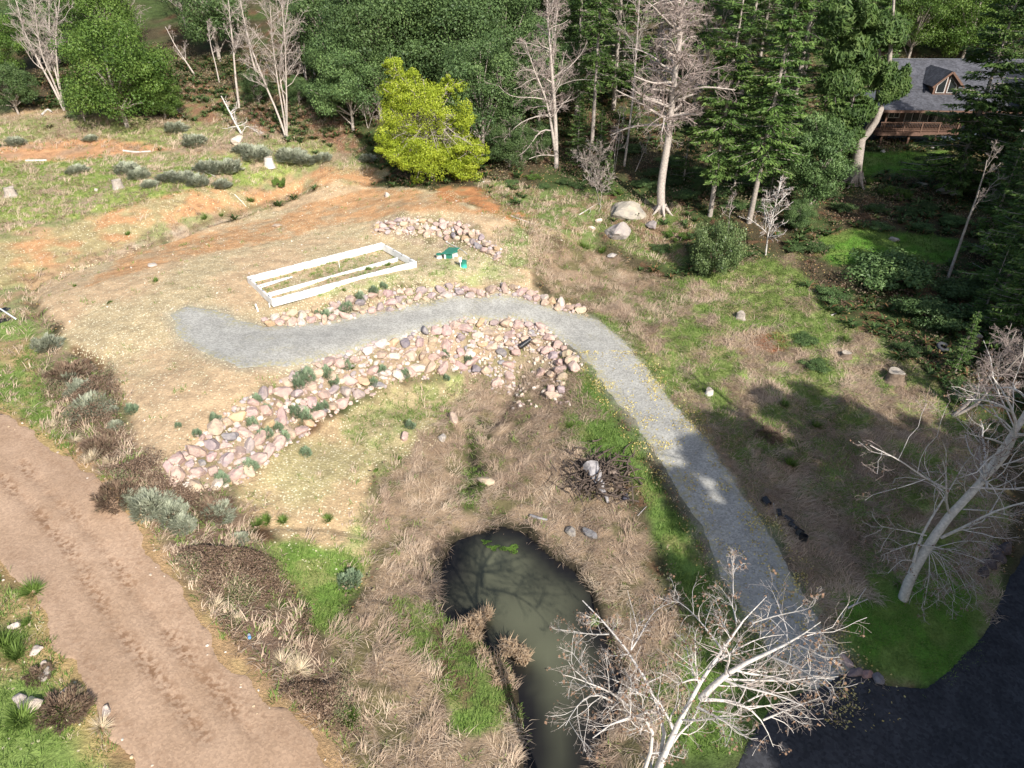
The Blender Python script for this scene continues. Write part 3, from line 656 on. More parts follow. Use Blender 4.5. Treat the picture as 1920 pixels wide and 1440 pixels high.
mbr = lambda x, y: smooth(.44, .6, vnoise(x, y, 1.5, 15)*.6+vnoise(x, y, 6, 19)*.4 - .10*smooth(28, 38, y) + .0)
wm = lambda x, y: np.clip(BR('meadow', x, y)+BR('mbrown', x, y)*2+BR('mbrown2', x, y)*3-BR('lawn1', x, y)*1.5, 0, 1)*offroad(x, y)*np.clip(.10+.85*mbr(x, y)+.5*BR('mbrown', x, y)+BR('mbrown2', x, y), 0, 1)
x, y, z = scatter(34000, 0, 34, 18, 62, wm); P_.append(tussocks(x, y, z, 18, .40, .026, .26, 1.15, .8, 43, .1, .85, clump=.6))
wo = lambda x, y: np.clip(BR('brush', x, y)*.35+BR('lower', x, y)*.05+BR('padgreen', x, y)*.03+BR('terrace', x, y)*.22+BR('terrace2', x, y)*.4+BR('leftfill', x, y)*.2*(1-BR('scarp2', x, y))*(1-BR('scarp', x, y))+BR('leftfill2', x, y)*.3+BR('palestrip', x, y)*.9+BR('scarp2', x, y)*.08+BR('mound', x, y)*.6+BR('backgrass', x, y)*.6+BR('treefloor', x, y)*.7+BR('redslope', x, y)*.3, 0, 1)*offroad(x, y, .3)
x, y, z = scatter(60000, -60, 30, 12, 100, wo); P_.append(tussocks(x, y, z, 12, .42, .034, .2, .8, .6, 45, .2, .95))
# margin of the dirt track and pad
we = lambda x, y: ((H(x, y, SD['dirt']) > -1.2) & (H(x, y, SD['dirt']) < -.15))*.25 + ((H(x, y, SD['drive']) > -.8) & (H(x, y, SD['drive']) < -.1))*.25
x, y, z = scatter(20000, -28, 24, 10, 50, we); P_.append(tussocks(x, y, z, 8, .2, .022, .12, .7, .3, 47, .3, 1))
stuff('dry_grass', P_, M_dry)
P_ = []
wg = lambda x, y: np.clip(BR('verge', x, y)+BR('pondgreen', x, y)+BR('brush', x, y)*.25*(vnoise(x, y, 1.5, 33) > .55)+BR('corner', x, y)+BR('green3', x, y)+BR('green4', x, y)*1.3+BR('green2', x, y)*.8+BR('green1', x, y)*.7+BR('creek', x, y)*.7+BR('lowgreen', x, y)*.35, 0, 1)*offroad(x, y)*(.4+.6*smooth(.3, .55, vnoise(x, y, .9, 25)))
x, y, z = scatter(60000, -30, 22, 8, 46, wg); P_.append(tussocks(x, y, z, 12, .2, .024, .17, .6, .4, 51))
wl = lambda x, y: (BR('lawn1', x, y))*.9
x, y, z = scatter(16000, 8, 30, 10, 34, wl); P_.append(tussocks(x, y, z, 12, .12, .022, .2, .6, .4, 52, .1, .7))
wl = lambda x, y: (BR('lawn2', x, y)+BR('lawn3', x, y))*.8
x, y, z = scatter(30000, 15, 60, 45, 92, wl); P_.append(tussocks(x, y, z, 6, .2, .04, .25, .6, .4, 53, 0, .8))
wm2 = lambda x, y: BR('meadow', x, y)*offroad(x, y)*(1-mbr(x, y))*.9*(1-BR('lawn1', x, y))
x, y, z = scatter(52000, 2, 34, 18, 62, wm2); P_.append(tussocks(x, y, z, 12, .22, .026, .24, .9, .6, 54, .25, 1))
wo = lambda x, y: np.clip(BR('terrace', x, y)*.6+BR('terrace2', x, y)*.2+BR('leftfill', x, y)*.15*(1-BR('scarp2', x, y))*(1-BR('scarp', x, y))+BR('leftfill2', x, y)*.3+BR('walls', x, y)*.22+BR('wallm', x, y)*.3+BR('mound', x, y)*.6+BR('backgrass', x, y)*.7+BR('treefloor', x, y)*.6+BR('padgreen', x, y)*.3+BR('pad', x, y)*.02+BR('lower', x, y)*.06+BR('dry', x, y)*.12+BR('dry2', x, y)*.10+BR('brush', x, y)*.15, 0, 1)*offroad(x, y, .25)
x, y, z = scatter(70000, -60, 30, 12, 80, wo); P_.append(tussocks(x, y, z, 8, .24, .03, .16, .6, .4, 55, .2, 1))
stuff('green_grass', P_, M_green)
# bramble: cards in low mounds
def cards(C, n_, s, rnd, seed=0, flat=.6, rg=None, asp=.6):
    rg = rg or rng
    N_ = len(C); a = unit(rg.normal(size=(N_, 3))*np.array([1,1,flat])); b_ = unit(np.cross(a, unit(rg.normal(size=(N_, 3)))))
    s = (s*np.ones(N_))[:,None]
    V = np.stack([C-a*s*.5, C+b_*s*.5*asp, C+a*s*.5, C-b_*s*.5*asp], 1).reshape(-1, 3)
    F = np.arange(N_*4).reshape(-1, 4)
    return V, F, np.repeat(rnd, 4)
hb = lambda x, y: smooth(.3, .75, vnoise(x, y, 1.9, 61))*.65+vnoise(x, y, .6, 63)*.18
wb = lambda x, y: BR('brush', x, y)*(sdpoly(WALLP['lower'], x, y) < -.35)*offroad(x, y, .45)*smooth(.25, .45, vnoise(x, y, 1.9, 61))
x, y, z = scatter(520000, -26, 4, 12, 38, wb); h_ = hb(x, y)*np.sqrt(rng.random(len(x))); C_ = np.stack([x, y, z+h_], 1)
tn = vnoise(x, y, 1.6, 67); pA = cards(C_, 0, .05+.05*rng.random(len(x)), np.clip(.1+.8*rng.random(len(x))*.75 + (tn > .62)*.4, 0, 1))
# dead sticks over the dark slopes and understorey shrubs on the forest floor
FL = 1-np.clip(sum(RW[k_] for k_ in REG if k_ not in ('orange','redslope')), 0, 1)
RW['floor'] = FL
wf = lambda x, y: BR('floor', x, y)*offroad(x, y, .5)*smooth(.3, .6, vnoise(x, y, 2.4, 69))
x, y, z = scatter(300000, -60, 62, 20, 105, wf); h_ = .9*vnoise(x, y, 1.6, 70)*np.sqrt(rng.random(len(x)))
pB = cards(np.stack([x, y, z+h_], 1), 0, .11+.10*rng.random(len(x)), np.clip(.55+.45*rng.random(len(x))-.5*(vnoise(x, y, 3, 72) > .6), 0, 1))
V, F, A = combine([pA, pB])
link('bramble_cover', mesh_np('bramble_cover', V, F, {'rnd': A}, False, [M_bramble]), kind='stuff')
# ferns
def ferns(x, y, z, rgn=0):
    nf = 15; T = len(x); idx = np.repeat(np.arange(T), nf); az = rng.random(len(idx))*2*np.pi; sz = (.5+.5*rng.random(T))[idx]
    B = np.stack([x[idx], y[idx], z[idx]], 1); dead = rng.random(len(idx)) < .16
    return blades(B, az, .55+.35*rng.random(len(idx)), 1.0*sz, .19*sz, np.where(dead, .95, np.clip(.1+.6*rng.random(len(idx)), 0, 1)), .75)
wf = lambda x, y: (y > 34+.5*np.abs(x-14)*(x < 14))*np.clip(BR('floor', x, y)*.9+BR('redslope', x, y)*.25+BR('backgrass', x, y)*.2+BR('treefloor', x, y)*.25+BR('terrace2', x, y)*.05, 0, 1)*offroad(x, y, .6)*smooth(.3, .55, vnoise(x, y, 4, 81))
x, y, z = scatter(17000, -60, 62, 20, 100, wf)
stuff('fern_cover', [ferns(x, y, z)], M_fern)
# fallen yellow leaves on the lower driveway and verge, litter under the trees, pebbles
wy = lambda x, y: ((H(x, y, SD['drive']) > -1.2)*(y < 40))*(.10+.90*smooth(.5, .8, vnoise(x, y, .8, 91)))*smooth(1.9, .2, np.abs(H(x, y, SD['drive'])))
x, y, z = scatter(60000, 4, 24, 14, 42, wy); pY = cards(np.stack([x, y, z+.05], 1), 0, .07+.06*rng.random(len(x)), rng.random(len(x)), flat=.2, asp=.8)
V, F, A = pY; link('fallen_leaves', mesh_np('fallen_leaves', V, F, {'rnd': A}, False, [M_yleaf]), kind='stuff')
wy = lambda x, y: np.clip(BR('floor', x, y)+BR('redslope', x, y), 0, 1)*offroad(x, y, .3)
x, y, z = scatter(90000, -60, 60, 20, 100, wy); pY = cards(np.stack([x, y, z+.03], 1), 0, .12, rng.random(len(x))**1.4, flat=.2)
V, F, A = pY; link('leaf_litter', mesh_np('leaf_litter', V, F, {'rnd': A}, False, [M_litter]), kind='stuff')

# ------------------------------------------------------------------ boulders
import bmesh
def boulder_mesh(seed, flat=.8, nplanes=11, sub=3, smoothf=True):
    rg = np.random.default_rng(seed); bm = bmesh.new(); bmesh.ops.create_icosphere(bm, subdivisions=sub, radius=1)
    P = np.array([v_.co[:] for v_ in bm.verts]); F = np.array([[v_.index for v_ in f.verts] for f in bm.faces]); bm.free()
    nrm = unit(rg.normal(size=(nplanes, 3))); dd = .60+.24*rg.random(nplanes)
    dt = P@nrm.T; r = np.min(np.where(dt > .05, dd/np.maximum(dt, .05), 9), axis=1); r = np.minimum(r, 1.05)
    Q = P*r[:,None]; Q += .035*np.sin(Q[:,[1,2,0]]*5+seed)+.015*np.sin(Q[:,[2,0,1]]*13+seed)
    Q *= np.array([1+.25*rg.random(), .8+.25*rg.random(), flat])
    return mesh_np('boulder', Q, F, smoothf=smoothf, mats=[M_rock])
RM = [boulder_mesh(100+i, .72+.05*(i % 4), 17+i % 6, 3, False) for i in range(12)]
RC = {'pink': (.47,.355,.31), 'tan': (.48,.385,.295), 'ochre': (.50,.375,.24), 'grey-violet': (.37,.315,.305), 'cream': (.58,.51,.43), 'slate-grey': (.25,.235,.24)}
RCW = [('pink',.44),('tan',.22),('ochre',.07),('grey-violet',.16),('cream',.06),('slate-grey',.05)]
ORD = ['first','second','third','fourth','fifth','sixth','seventh','eighth','ninth','tenth','eleventh','twelfth','thirteenth','fourteenth','fifteenth','sixteenth','seventeenth','eighteenth','nineteenth','twentieth']
def ordn(i):
    if i < 20: return ORD[i]
    t = ['','','twenty','thirty','forty','fifty','sixty','seventy','eighty','ninety'][(i+1)//10]; u = (i+1) % 10
    return (t[:-1]+'ieth') if u == 0 else t+'-'+ORD[u-1]
def px_of(p):
    zc = p[1]*cp - (p[2]-CAMZ)*sp; return 960+p[0]/zc*FPX, 720-(p[1]*sp+(p[2]-CAMZ)*cp)/zc*FPX
def packed(poly, sp_, rlo, rhi, jit=.28, keep=1):
    """dart throwing so that stones touch"""
    out = []; x0, y0 = poly.min(0); x1, y1 = poly.max(0); nn = int((x1-x0)*(y1-y0)/(sp_*sp_)*90)
    cx = x0+(x1-x0)*rng.random(nn); cy = y0+(y1-y0)*rng.random(nn); ins = sdpoly(poly, cx, cy) > .05
    cx, cy = cx[ins], cy[ins]; rr = rlo+(rhi-rlo)*np.clip(np.linspace(1, -.9, len(cx))+.35*rng.random(len(cx)), 0, 1); ax = np.zeros(0); ay = ax; ar = ax
    for a_, b_, r_ in zip(cx, cy, rr):
        if len(ax) == 0 or np.all((ax-a_)**2+(ay-b_)**2 > ((ar+r_)*.79)**2):
            ax = np.append(ax, a_); ay = np.append(ay, b_); ar = np.append(ar, r_)
    return ax, ay, ar
ROCKS = []
for wn, (rlo, rhi) in {'lower': (.19,.44), 'gully': (.2,.42), 'gully2': (.25,.42), 'middle': (.20,.38), 'upper': (.20,.34)}.items():
    ax, ay, ar = packed(WALLP[wn], .5, rlo, rhi)
    for a_, b_, r_ in zip(ax, ay, ar):
        if wn.startswith('gully') and rng.random() < .25: continue
        ROCKS.append([wn, a_, b_, r_])
WNAME = {'lower': 'lower rock wall', 'gully': 'gully below the black pipe', 'gully2': 'right bank of the gully', 'middle': 'middle rock wall', 'upper': 'curved upper rock wall'}
def wpos(wn, p):
    u, v_ = px_of(p)
    if wn == 'lower': sec = 'near its left end' if u < 480 else ('below the gravel turnaround' if u < 700 else ('left of the bend' if u < 900 else 'at the driveway bend'))
    elif wn == 'middle': sec = 'near its left end' if u < 650 else ('below the white frame' if u < 800 else 'along its thin right end')
    elif wn == 'upper': sec = 'on its left half' if u < 820 else 'on its right half'
    else: sec = ''
    return sec
ROCKS.sort(key=lambda q: -(q[3]/math.hypot(q[2], 20)))
NIND = 250
recs = []
for i, (wn, a_, b_, r_) in enumerate(ROCKS):
    z_ = float(H(a_, b_)); cn = rng.choice([q[0] for q in RCW], p=[q[1] for q in RCW])
    if i < NIND: recs.append((wn, wpos(wn, (a_, b_, z_)), cn, a_, b_, z_, r_))
recs.sort(key=lambda q: px_of((q[3], q[4], q[5]))[0])
cnt_ = {}
for q in recs: cnt_[(q[0], q[1], q[2])] = cnt_.get((q[0], q[1], q[2]), 0)+1
seen = {}
def put_boulder(a_, b_, z_, r_, cn, label, group=None, sq=1.0, mi=None, name='boulder', sink=.25):
    o = bpy.data.objects.new(name, RM[rng.integers(len(RM)) if mi is None else mi]); COL.objects.link(o)
    jj = .88+.24*rng.random(); c_ = RC[cn] if isinstance(cn, str) else cn
    o.color = (min(c_[0]*jj, 1), min(c_[1]*jj*(.97+.06*rng.random()), 1), min(c_[2]*jj*(.95+.1*rng.random()), 1), 1)
    o.location = (a_, b_, z_+r_*sink); o.rotation_euler = (rng.normal()*.35, rng.normal()*.35, rng.random()*6.28)
    o.scale = (r_*1.08*(.95+.25*rng.random()), r_*(.9+.25*rng.random()), r_*(.85+.3*rng.random())*sq)
    o['label'] = label; o['category'] = 'boulder'
    if group: o['group'] = group
    return o
for wn, sec, cn, a_, b_, z_, r_ in recs:
    key = (wn, sec, cn); k_ = seen.get(key, 0); seen[key] = k_+1
    lab = f"{cn} boulder in the {WNAME[wn]} {sec}".strip()
    if cnt_[key] > 1: lab = (f"{ordn(k_)} {cn} boulder from the left in the {WNAME[wn]} {sec}").strip()
    put_boulder(a_, b_, z_, r_, cn, lab, 'boulders stacked in the rock walls')
rest = ROCKS[NIND:]
Vs = []; Fs = []; Cs = []; o_ = 0
def addrock(a_, b_, r_, cn, zoff=.25):
    global o_
    m_ = RS[rng.integers(len(RS))]; th = rng.random()*6.28; P = m_[0]*r_*(.8+.4*rng.random(3)); c_, s_ = math.cos(th), math.sin(th)
    P = P@np.array([[c_,s_,0],[-s_,c_,0],[0,0,1]]); Vs.append(P+np.array([a_, b_, float(H(a_, b_))+r_*zoff])); Fs.append(m_[1]+o_); Cs.append(np.tile(np.array(RC[cn])*(.85+.3*rng.random()), (len(P), 1))); o_ += len(P)
RS = []
for i in range(6):
    m_ = boulder_mesh(300+i, .8, 9, 1 if i > 2 else 2); RS.append((np.array([v_.co[:] for v_ in m_.vertices]), np.array([p.vertices[:] for p in m_.polygons])))
for wn, a_, b_, r_ in rest: addrock(a_, b_, r_, rng.choice([q[0] for q in RCW], p=[q[1] for q in RCW]))
# small rubble: gaps of the walls, gully, ends of the walls, verge of the dirt track
for wn, nn in (('lower', 1700), ('gully', 260), ('middle', 260), ('upper', 160), ('gully2', 60)):
    p = WALLP[wn]; x0, y0 = p.min(0)-.3; x1, y1 = p.max(0)+.3; cx = x0+(x1-x0)*rng.random(nn*4); cy = y0+(y1-y0)*rng.random(nn*4)
    k_ = sdpoly(p, cx, cy) > -.25; cx, cy = cx[k_][:nn], cy[k_][:nn]
    for a_, b_ in zip(cx, cy): addrock(a_, b_, .06+.14*rng.random()**2, rng.choice(['tan','pink','cream','grey-violet']), .3)
p = polyG([(960,640),(1060,660),(1070,760),(960,770)]); x0, y0 = p.min(0); x1, y1 = p.max(0)
for _ in range(160):
    a_, b_ = x0+(x1-x0)*rng.random(), y0+(y1-y0)*rng.random()
    if sdpoly(p, np.array([a_]), np.array([b_]))[0] > 0: addrock(a_, b_, .06+.12*rng.random(), rng.choice(['tan','pink','cream']), .3)
x, y, z = scatter(5200, -30, 10, 8, 75, lambda x, y: (BR('pad', x, y)*.25+BR('lower', x, y)*.2+BR('scarp2', x, y)*.2+BR('terrace2', x, y)*.15+(np.abs(H(x, y, SD['dirt'])) < .5)*.6)*(H(x, y, pdm) < -.3)*(H(x,y,SD['drive']) < -.2))
for a_, b_ in zip(x, y): addrock(a_, b_, .025+.06*rng.random()**2, rng.choice(['cream','tan','ochre']), .3)
def rubble_mat():
    m, nt, ns, ls, b = newmat('rubble_stone'); a = nd(ns, 'ShaderNodeAttribute'); a.attribute_name = 'Col'; ls.new(a.outputs['Color'], b.inputs['Base Color']); b.inputs['Roughness'].default_value = .95
    return m
link('rubble', mesh_np('rubble', np.vstack(Vs), np.vstack(Fs), {'Col': np.vstack(Cs)}, False, [rubble_mat()]), kind='stuff')
#PART3
# ------------------------------------------------------------------ tree builders
def M2(P, V): return V
class Tubes:
    def __init__(s): s.V = []; s.F = []; s.n = 0
    def add(s, P, R_, sides):
        V, F, _ = tubes(P, R_, sides); s.V.append(V); s.F.append(F+s.n); s.n += len(V)
    def mesh(s, name, mat): return mesh_np(name, np.vstack(s.V), np.vstack(s.F), smoothf=True, mats=[mat])
def leaf_quads(C, s, rnd, out=None, asp=.55, rg=rng, hang=0):
    """small leaf faces around centres C, turned partly towards 'out'"""
    N_ = len(C); nrm = rg.normal(size=(N_, 3))
    if out is not None: nrm = unit(nrm)*.9 + out
    nrm = unit(nrm + np.array([0, 0, .25])); a = unit(np.cross(nrm, rg.normal(size=(N_, 3))))
    if hang: a = unit(a*(1-hang) + np.array([0, 0, -1.])*hang)
    b_ = unit(np.cross(nrm, a)); s = (s*np.ones(N_))[:,None]
    V = np.stack([C-a*s*.5, C+b_*s*.5*asp, C+a*s*.5, C-b_*s*.5*asp], 1).reshape(-1, 3)
    return V, np.arange(N_*4).reshape(-1, 4), np.repeat(rnd, 4)
def crown_leaves(rg, cen, rad, nclump, nleaf, ls, cr=(.2,.36), inner=.35, low=-.7, asp=.55, hang=0):
    cen = np.array(cen, float); rad = np.array(rad, float)
    d = unit(rg.normal(size=(nclump*3, 3))); d = d[d[:,2] > low][:nclump]; n_ = len(d)
    rr = inner + (1-inner)*rg.random(n_)**.5; lump = .78+.3*rg.random(n_)
    cc = cen + d*rad*(rr*lump)[:,None]; crr = (cr[0]+(cr[1]-cr[0])*rg.random(n_))*rad.mean()
    i = np.repeat(np.arange(n_), nleaf); dl = unit(rg.normal(size=(len(i), 3))*np.array([1,1,.75])); rl = .45+.6*rg.random(len(i))**.6
    C = cc[i] + dl*(crr[i]*rl)[:,None]*np.array([1,1,.75])
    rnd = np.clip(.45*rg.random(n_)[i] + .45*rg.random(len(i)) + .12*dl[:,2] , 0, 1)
    return leaf_quads(C, ls*(.6+.8*rg.random(len(i))), rnd, dl, asp, rg, hang), cc
def broadleaf(seed, h=12, rx=4.5, base=1.5, nclump=90, nleaf=360, ls=.205, mat=None, bark=None, cr=(.2,.34), low=-.85, inner=.35, lean=(0,0), trunkr=.22, hang=0, asp=.55):
    rg = np.random.default_rng(seed)
    cz = base+(h-base)/2; (V, F, A), cc = crown_leaves(rg, (lean[0]*.6, lean[1]*.6, cz), (rx, rx, (h-base)/2), nclump, nleaf, ls, cr, inner, low, asp, hang)
    t = Tubes(); top = np.array([lean[0], lean[1], h*.85]); p = [np.zeros(3)-[0,0,.4], top*.3+rg.normal(size=3)*.15, top*.6+rg.normal(size=3)*.3, top]
    P, r_ = rsm(p, 10, (trunkr, trunkr*.25)); t.add(P[None], r_[None], 8)
    sel = cc[rg.choice(len(cc), min(34, len(cc)), replace=False)]; K_ = 6; Q = []
    for c_ in sel:
        f = np.clip(.12+.6*c_[2]/h*rg.random()**.3, .1, .9); s_ = P[int(f*9)]; m_ = (s_+c_)/2+np.array([0,0,.25]); Q.append(rsm([s_, m_, c_], K_, (1,1))[0])
    Q = np.array(Q); t.add(Q, np.tile(np.linspace(trunkr*.4, .02, K_), (len(Q), 1)), 5)
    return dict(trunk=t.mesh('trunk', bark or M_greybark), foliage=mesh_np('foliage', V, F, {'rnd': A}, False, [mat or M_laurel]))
def conifer(seed, h=24, r=3.6, cb=.15, droop=.35, nb=None, bark=None, mat=None, card=.42, dens=1.0, pw=.85, lean=(0,0), trunkr=None, gap=.0):
    rg = np.random.default_rng(seed); nb = nb or int(h*8.0); trunkr = trunkr or h*.011
    P, r_ = rsm([(0,0,-.5), (lean[0]*.25, lean[1]*.25, h*.33), (lean[0]*.6, lean[1]*.6, h*.66), (lean[0], lean[1], h)], 14, (trunkr, .03))
    t = Tubes(); t.add(P[None], r_[None], 8)
    u = np.sort(rg.random(nb))**.92; zb = h*(cb+(1-cb)*u)*.985
    if gap: zb = zb[np.abs(np.sin(zb*1.1+seed)) > gap]
    nb = len(zb); u = (zb/h-cb)/(1-cb)
    az = rg.random(nb)*2*np.pi; L = r*np.clip(1-u, 0, 1)**pw*(.5+.6*rg.random(nb))+.25
    K_ = 6; s_ = np.linspace(0, 1, K_)[None,:,None]
    st = np.stack([np.interp(zb, P[:,2], P[:,0]), np.interp(zb, P[:,2], P[:,1]), zb], 1)
    hd = np.stack([np.cos(az), np.sin(az), 0*az], 1); dr = droop*(1-.6*u)
    Q = st[:,None] + hd[:,None]*(L[:,None,None]*s_) + np.array([0,0,1.])*((.18*s_ - dr[:,None,None]*s_**2 + .12*s_**4)*L[:,None,None])
    t.add(Q, np.clip(L*.014, .012, .09)[:,None]*np.linspace(1, .3, K_)[None], 3)
    nc = np.maximum((L*26*dens).astype(int), 6); i = np.repeat(np.arange(nb), nc); N_ = len(i)
    f = .12+.9*rg.random(N_)**.8; f = np.minimum(f, 1); k_ = np.minimum((f*(K_-1)).astype(int), K_-2); fr = (f*(K_-1)-k_)[:,None]
    B = Q[i,k_]*(1-fr)+Q[i,k_+1]*fr; side = np.stack([-hd[i,1], hd[i,0], 0*f], 1)*np.where(rg.random(N_) < .5, 1, -1)[:,None]
    off = rg.random(N_)**.7*(.16*L[i]+.12)*(1.15-.8*f)
    B = B + side*off[:,None]*1.5 - np.array([0,0,1.])*(off*.3)[:,None] + rg.normal(size=(N_,3))*.05
    d = unit(hd[i]*.75 + side*.55 + rg.normal(size=(N_,3))*.3 - np.array([0,0,.45])*rg.random(N_)[:,None])
    w = unit(np.cross(d, np.array([0,0,1.])+rg.normal(size=(N_,3))*.5)); ln = card*(.6+.8*rg.random(N_)); wd_ = ln*(.26+.2*rg.random(N_))
    V = np.stack([B-d*ln[:,None]*.3, B+w*wd_[:,None]*.5, B+d*ln[:,None]*.7, B-w*wd_[:,None]*.5], 1).reshape(-1, 3)
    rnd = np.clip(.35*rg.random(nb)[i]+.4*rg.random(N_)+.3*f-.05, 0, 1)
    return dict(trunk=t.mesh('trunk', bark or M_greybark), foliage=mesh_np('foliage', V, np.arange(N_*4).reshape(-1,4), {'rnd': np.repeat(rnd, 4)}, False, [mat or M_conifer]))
def bare(seed, trunks, n1=16, n2=7, n3=6, n4=3, l1=.38, bark=None, twig=None, up=.25, sides=7, catk=0, tmin=.2, sag=0, extra=None, wob=.22, out=.9, thin=1.0, l2=.5, minr=.006, l3=.5):
    """trunks: list of (path, r0, r1); returns trunk (stems + limbs), branches, twigs"""
    rg = np.random.default_rng(seed); t = Tubes(); P0 = []; R0 = []
    for p, a, b_ in trunks:
        P, r_ = rsm(p, 16, (a, b_)); P += rg.normal(size=P.shape)*np.array([1,1,0])*a*.12*np.linspace(0,1,16)[:,None]; P0.append(P); R0.append(r_)
    P0 = np.array(P0); R0 = np.array(R0); t.add(P0, R0, sides)
    L1 = grow(P0, R0, n1, l1, 8, out=out, up=up, along=.5, wob=wob*.8, r0=.5, tmin=tmin, taper=.3, rg=rg, sag=sag)
    if extra is not None:
        EP = np.array([rsm(p, 8, (1,1))[0] for p, a, b_ in extra]); ER = np.array([np.linspace(a, b_, 8) for p, a, b_ in extra])
        L1 = (np.concatenate([L1[0], EP]), np.concatenate([L1[1], ER]))
    L1 = (L1[0], np.maximum(L1[1], .012*thin)); t.add(L1[0], L1[1], 5)
    b2 = Tubes(); L2 = grow(L1[0], L1[1], n2, l2, 6, out=.8, up=up*.6, along=.7, wob=wob, r0=.55, tmin=.12, rg=rg, minlen=.25, sag=sag); L2 = (L2[0], np.maximum(L2[1], .008*thin)); b2.add(L2[0], L2[1], 4)
    b3 = Tubes(); L3 = grow(L2[0], L2[1], n3, l3, 5, out=.8, up=up*.5, along=.8, wob=wob, r0=.6, tmin=.1, rg=rg, minlen=.15, sag=sag); L3 = (L3[0], np.maximum(L3[1], minr*thin)); b3.add(L3[0], L3[1], 3)
    if n4:
        L4 = grow(L3[0], L3[1], n4, .55, 4, out=.8, up=up*.4, along=.8, wob=wob, r0=.7, tmin=.2, rg=rg, minlen=.1, sag=sag); L4 = (L4[0], np.maximum(L4[1], minr*.8*thin)); b3.add(L4[0], L4[1], 3)
    if catk or not n4:
        t.V += b2.V; t.F += [f+t.n for f in b2.F]; t.n += b2.n
    else: b3.V += b2.V; b3.F += [f+b3.n for f in b2.F]
    d = dict(trunk=t.mesh('trunk', bark or M_palebark), twigs=b3.mesh('twigs', twig or M_twig))
    if catk:
        E = (L4 if n4 else L3)[0][:, -1]; E = E[rg.random(len(E)) < catk]
        C = np.repeat(E, 3, 0)+rg.normal(size=(len(E)*3,3))*.05; V, F, A = leaf_quads(C, .055+.04*rg.random(len(C)), rg.random(len(C)), None, .8, rg)
        d['catkins'] = mesh_np('catkins', V, F, mats=[M_cone])
    return d
PN = {'trunk': 'trunk', 'foliage': 'crown', 'branches': 'branches', 'twigs': 'twigs', 'catkins': 'catkins'}
def plant(kind, protod, name, label, cat, loc, rz=None, scale=1, group=None, tilt=(0,0), pn=None):
    t = thing(name, label, cat, loc, rng.random()*6.28 if rz is None else rz, group, scale, tilt)
    for k_, me in protod.items():
        o = link((pn or PN).get(k_, k_), me, t)
        if k_ in ('twigs', 'catkins'): o['kind'] = 'stuff'
    return t
def shrub(seed, r=1, h=.9, nclump=26, nleaf=120, ls=.08, mat=None, style='leaf', stemmat=None):
    rg = np.random.default_rng(seed); t = Tubes(); n_ = 14
    if style == 'leaf':
        (V, F, A), cc = crown_leaves(rg, (0,0,h*.48), (r,r,h*.55), nclump, nleaf, ls, (.22,.4), .4, -.9)
    else:
        # dome of upright twiggy blades
        N_ = nclump*nleaf; d = unit(rg.normal(size=(N_,3))); d[:,2] = np.abs(d[:,2]); lum = .45+.75*vnoise(d[:,0]*3+d[:,2]*2, d[:,1]*3, .8, seed)
        B = d*np.array([r,r,h])*(lum*(.72+.2*rg.random(N_)))[:,None]; az = np.arctan2(d[:,1], d[:,0])+rg.normal(size=N_)*.5
        lean = np.clip(np.arccos(np.clip(d[:,2],0,1))*.75+rg.normal(size=N_)*.2, 0, 1.3)
        V, F, A = blades_local(B, az, lean, ls*3*(.6+.8*rg.random(N_)), ls*.6*np.ones(N_), np.clip(.55*vnoise(d[:,0]*5, d[:,1]*5+d[:,2]*3, .6, seed+4)+.45*rg.random(N_), 0, 1), rg)
        cc = d[:n_]*np.array([r,r,h])*.8
    sel = cc[rg.choice(len(cc), min(n_, len(cc)), replace=False)]
    Q = np.array([rsm([(0,0,-.05), s_*np.array([.4,.4,.6]), s_], 5, (1,1))[0] for s_ in sel]); t.add(Q, np.tile(np.linspace(.03, .008, 5)*r, (len(Q),1)), 4)
    return dict(stems=t.mesh('stems', stemmat or M_brownbark), foliage=mesh_np('foliage', V, F, {'rnd': A}, style != 'leaf', [mat or M_laurel]))
def blades_local(B, az, lean, L, w, rnd, rg):
    global rng
    keep = rng; rng = rg; out = blades(B, az, lean, L, w, rnd, .15); rng = keep; return out
PS = {'stems': 'stems', 'foliage': 'foliage'}

# ------------------------------------------------------------------ prototypes
BL = [broadleaf(11, 12, 4.6, 1.0), broadleaf(12, 14, 5.2, 1.5, nclump=110), broadleaf(13, 9, 4.2, .5, nclump=80), broadleaf(14, 13, 4.0, 1.0, nclump=95)]
BG = [broadleaf(21, 10, 4.6, .3, nclump=90, ls=.2, mat=M_laurel2, inner=.3), broadleaf(22, 13, 5, 1, mat=M_laurel2)]
CF = [conifer(31, 26, 4.2, .12, .42), conifer(32, 22, 3.6, .2, .3), conifer(33, 30, 4.6, .25, .38), conifer(34, 17, 3.4, .05, .3, pw=.7), conifer(35, 24, 3.0, .3, .5, gap=.35)]
def stems(n_, h, spread, seed, r=.13):
    rg = np.random.default_rng(seed); out = []
    for i in range(n_):
        a = rg.random()*6.28; s_ = spread*(.3+.7*rg.random()); e = np.array([math.cos(a)*s_, math.sin(a)*s_, h*(.8+.3*rg.random())])
        out.append(([(0,0,-.3), e*.35*np.array([.7,.7,1])+rg.normal(size=3)*.1, e*.7+rg.normal(size=3)*.2, e], r, .02))
    return out
BA = [bare(41, stems(1, 13, 1, 1), 26, 8, 6, 0, .42, M_greybark, M_palettwig, thin=1.4), bare(42, stems(3, 12, 3, 2), 12, 8, 6, 0, .42, M_greybark, M_palettwig, thin=1.4),
      bare(43, stems(2, 15, 2, 3), 16, 8, 5, 0, .4, M_midbark, M_palettwig, thin=1.4)]

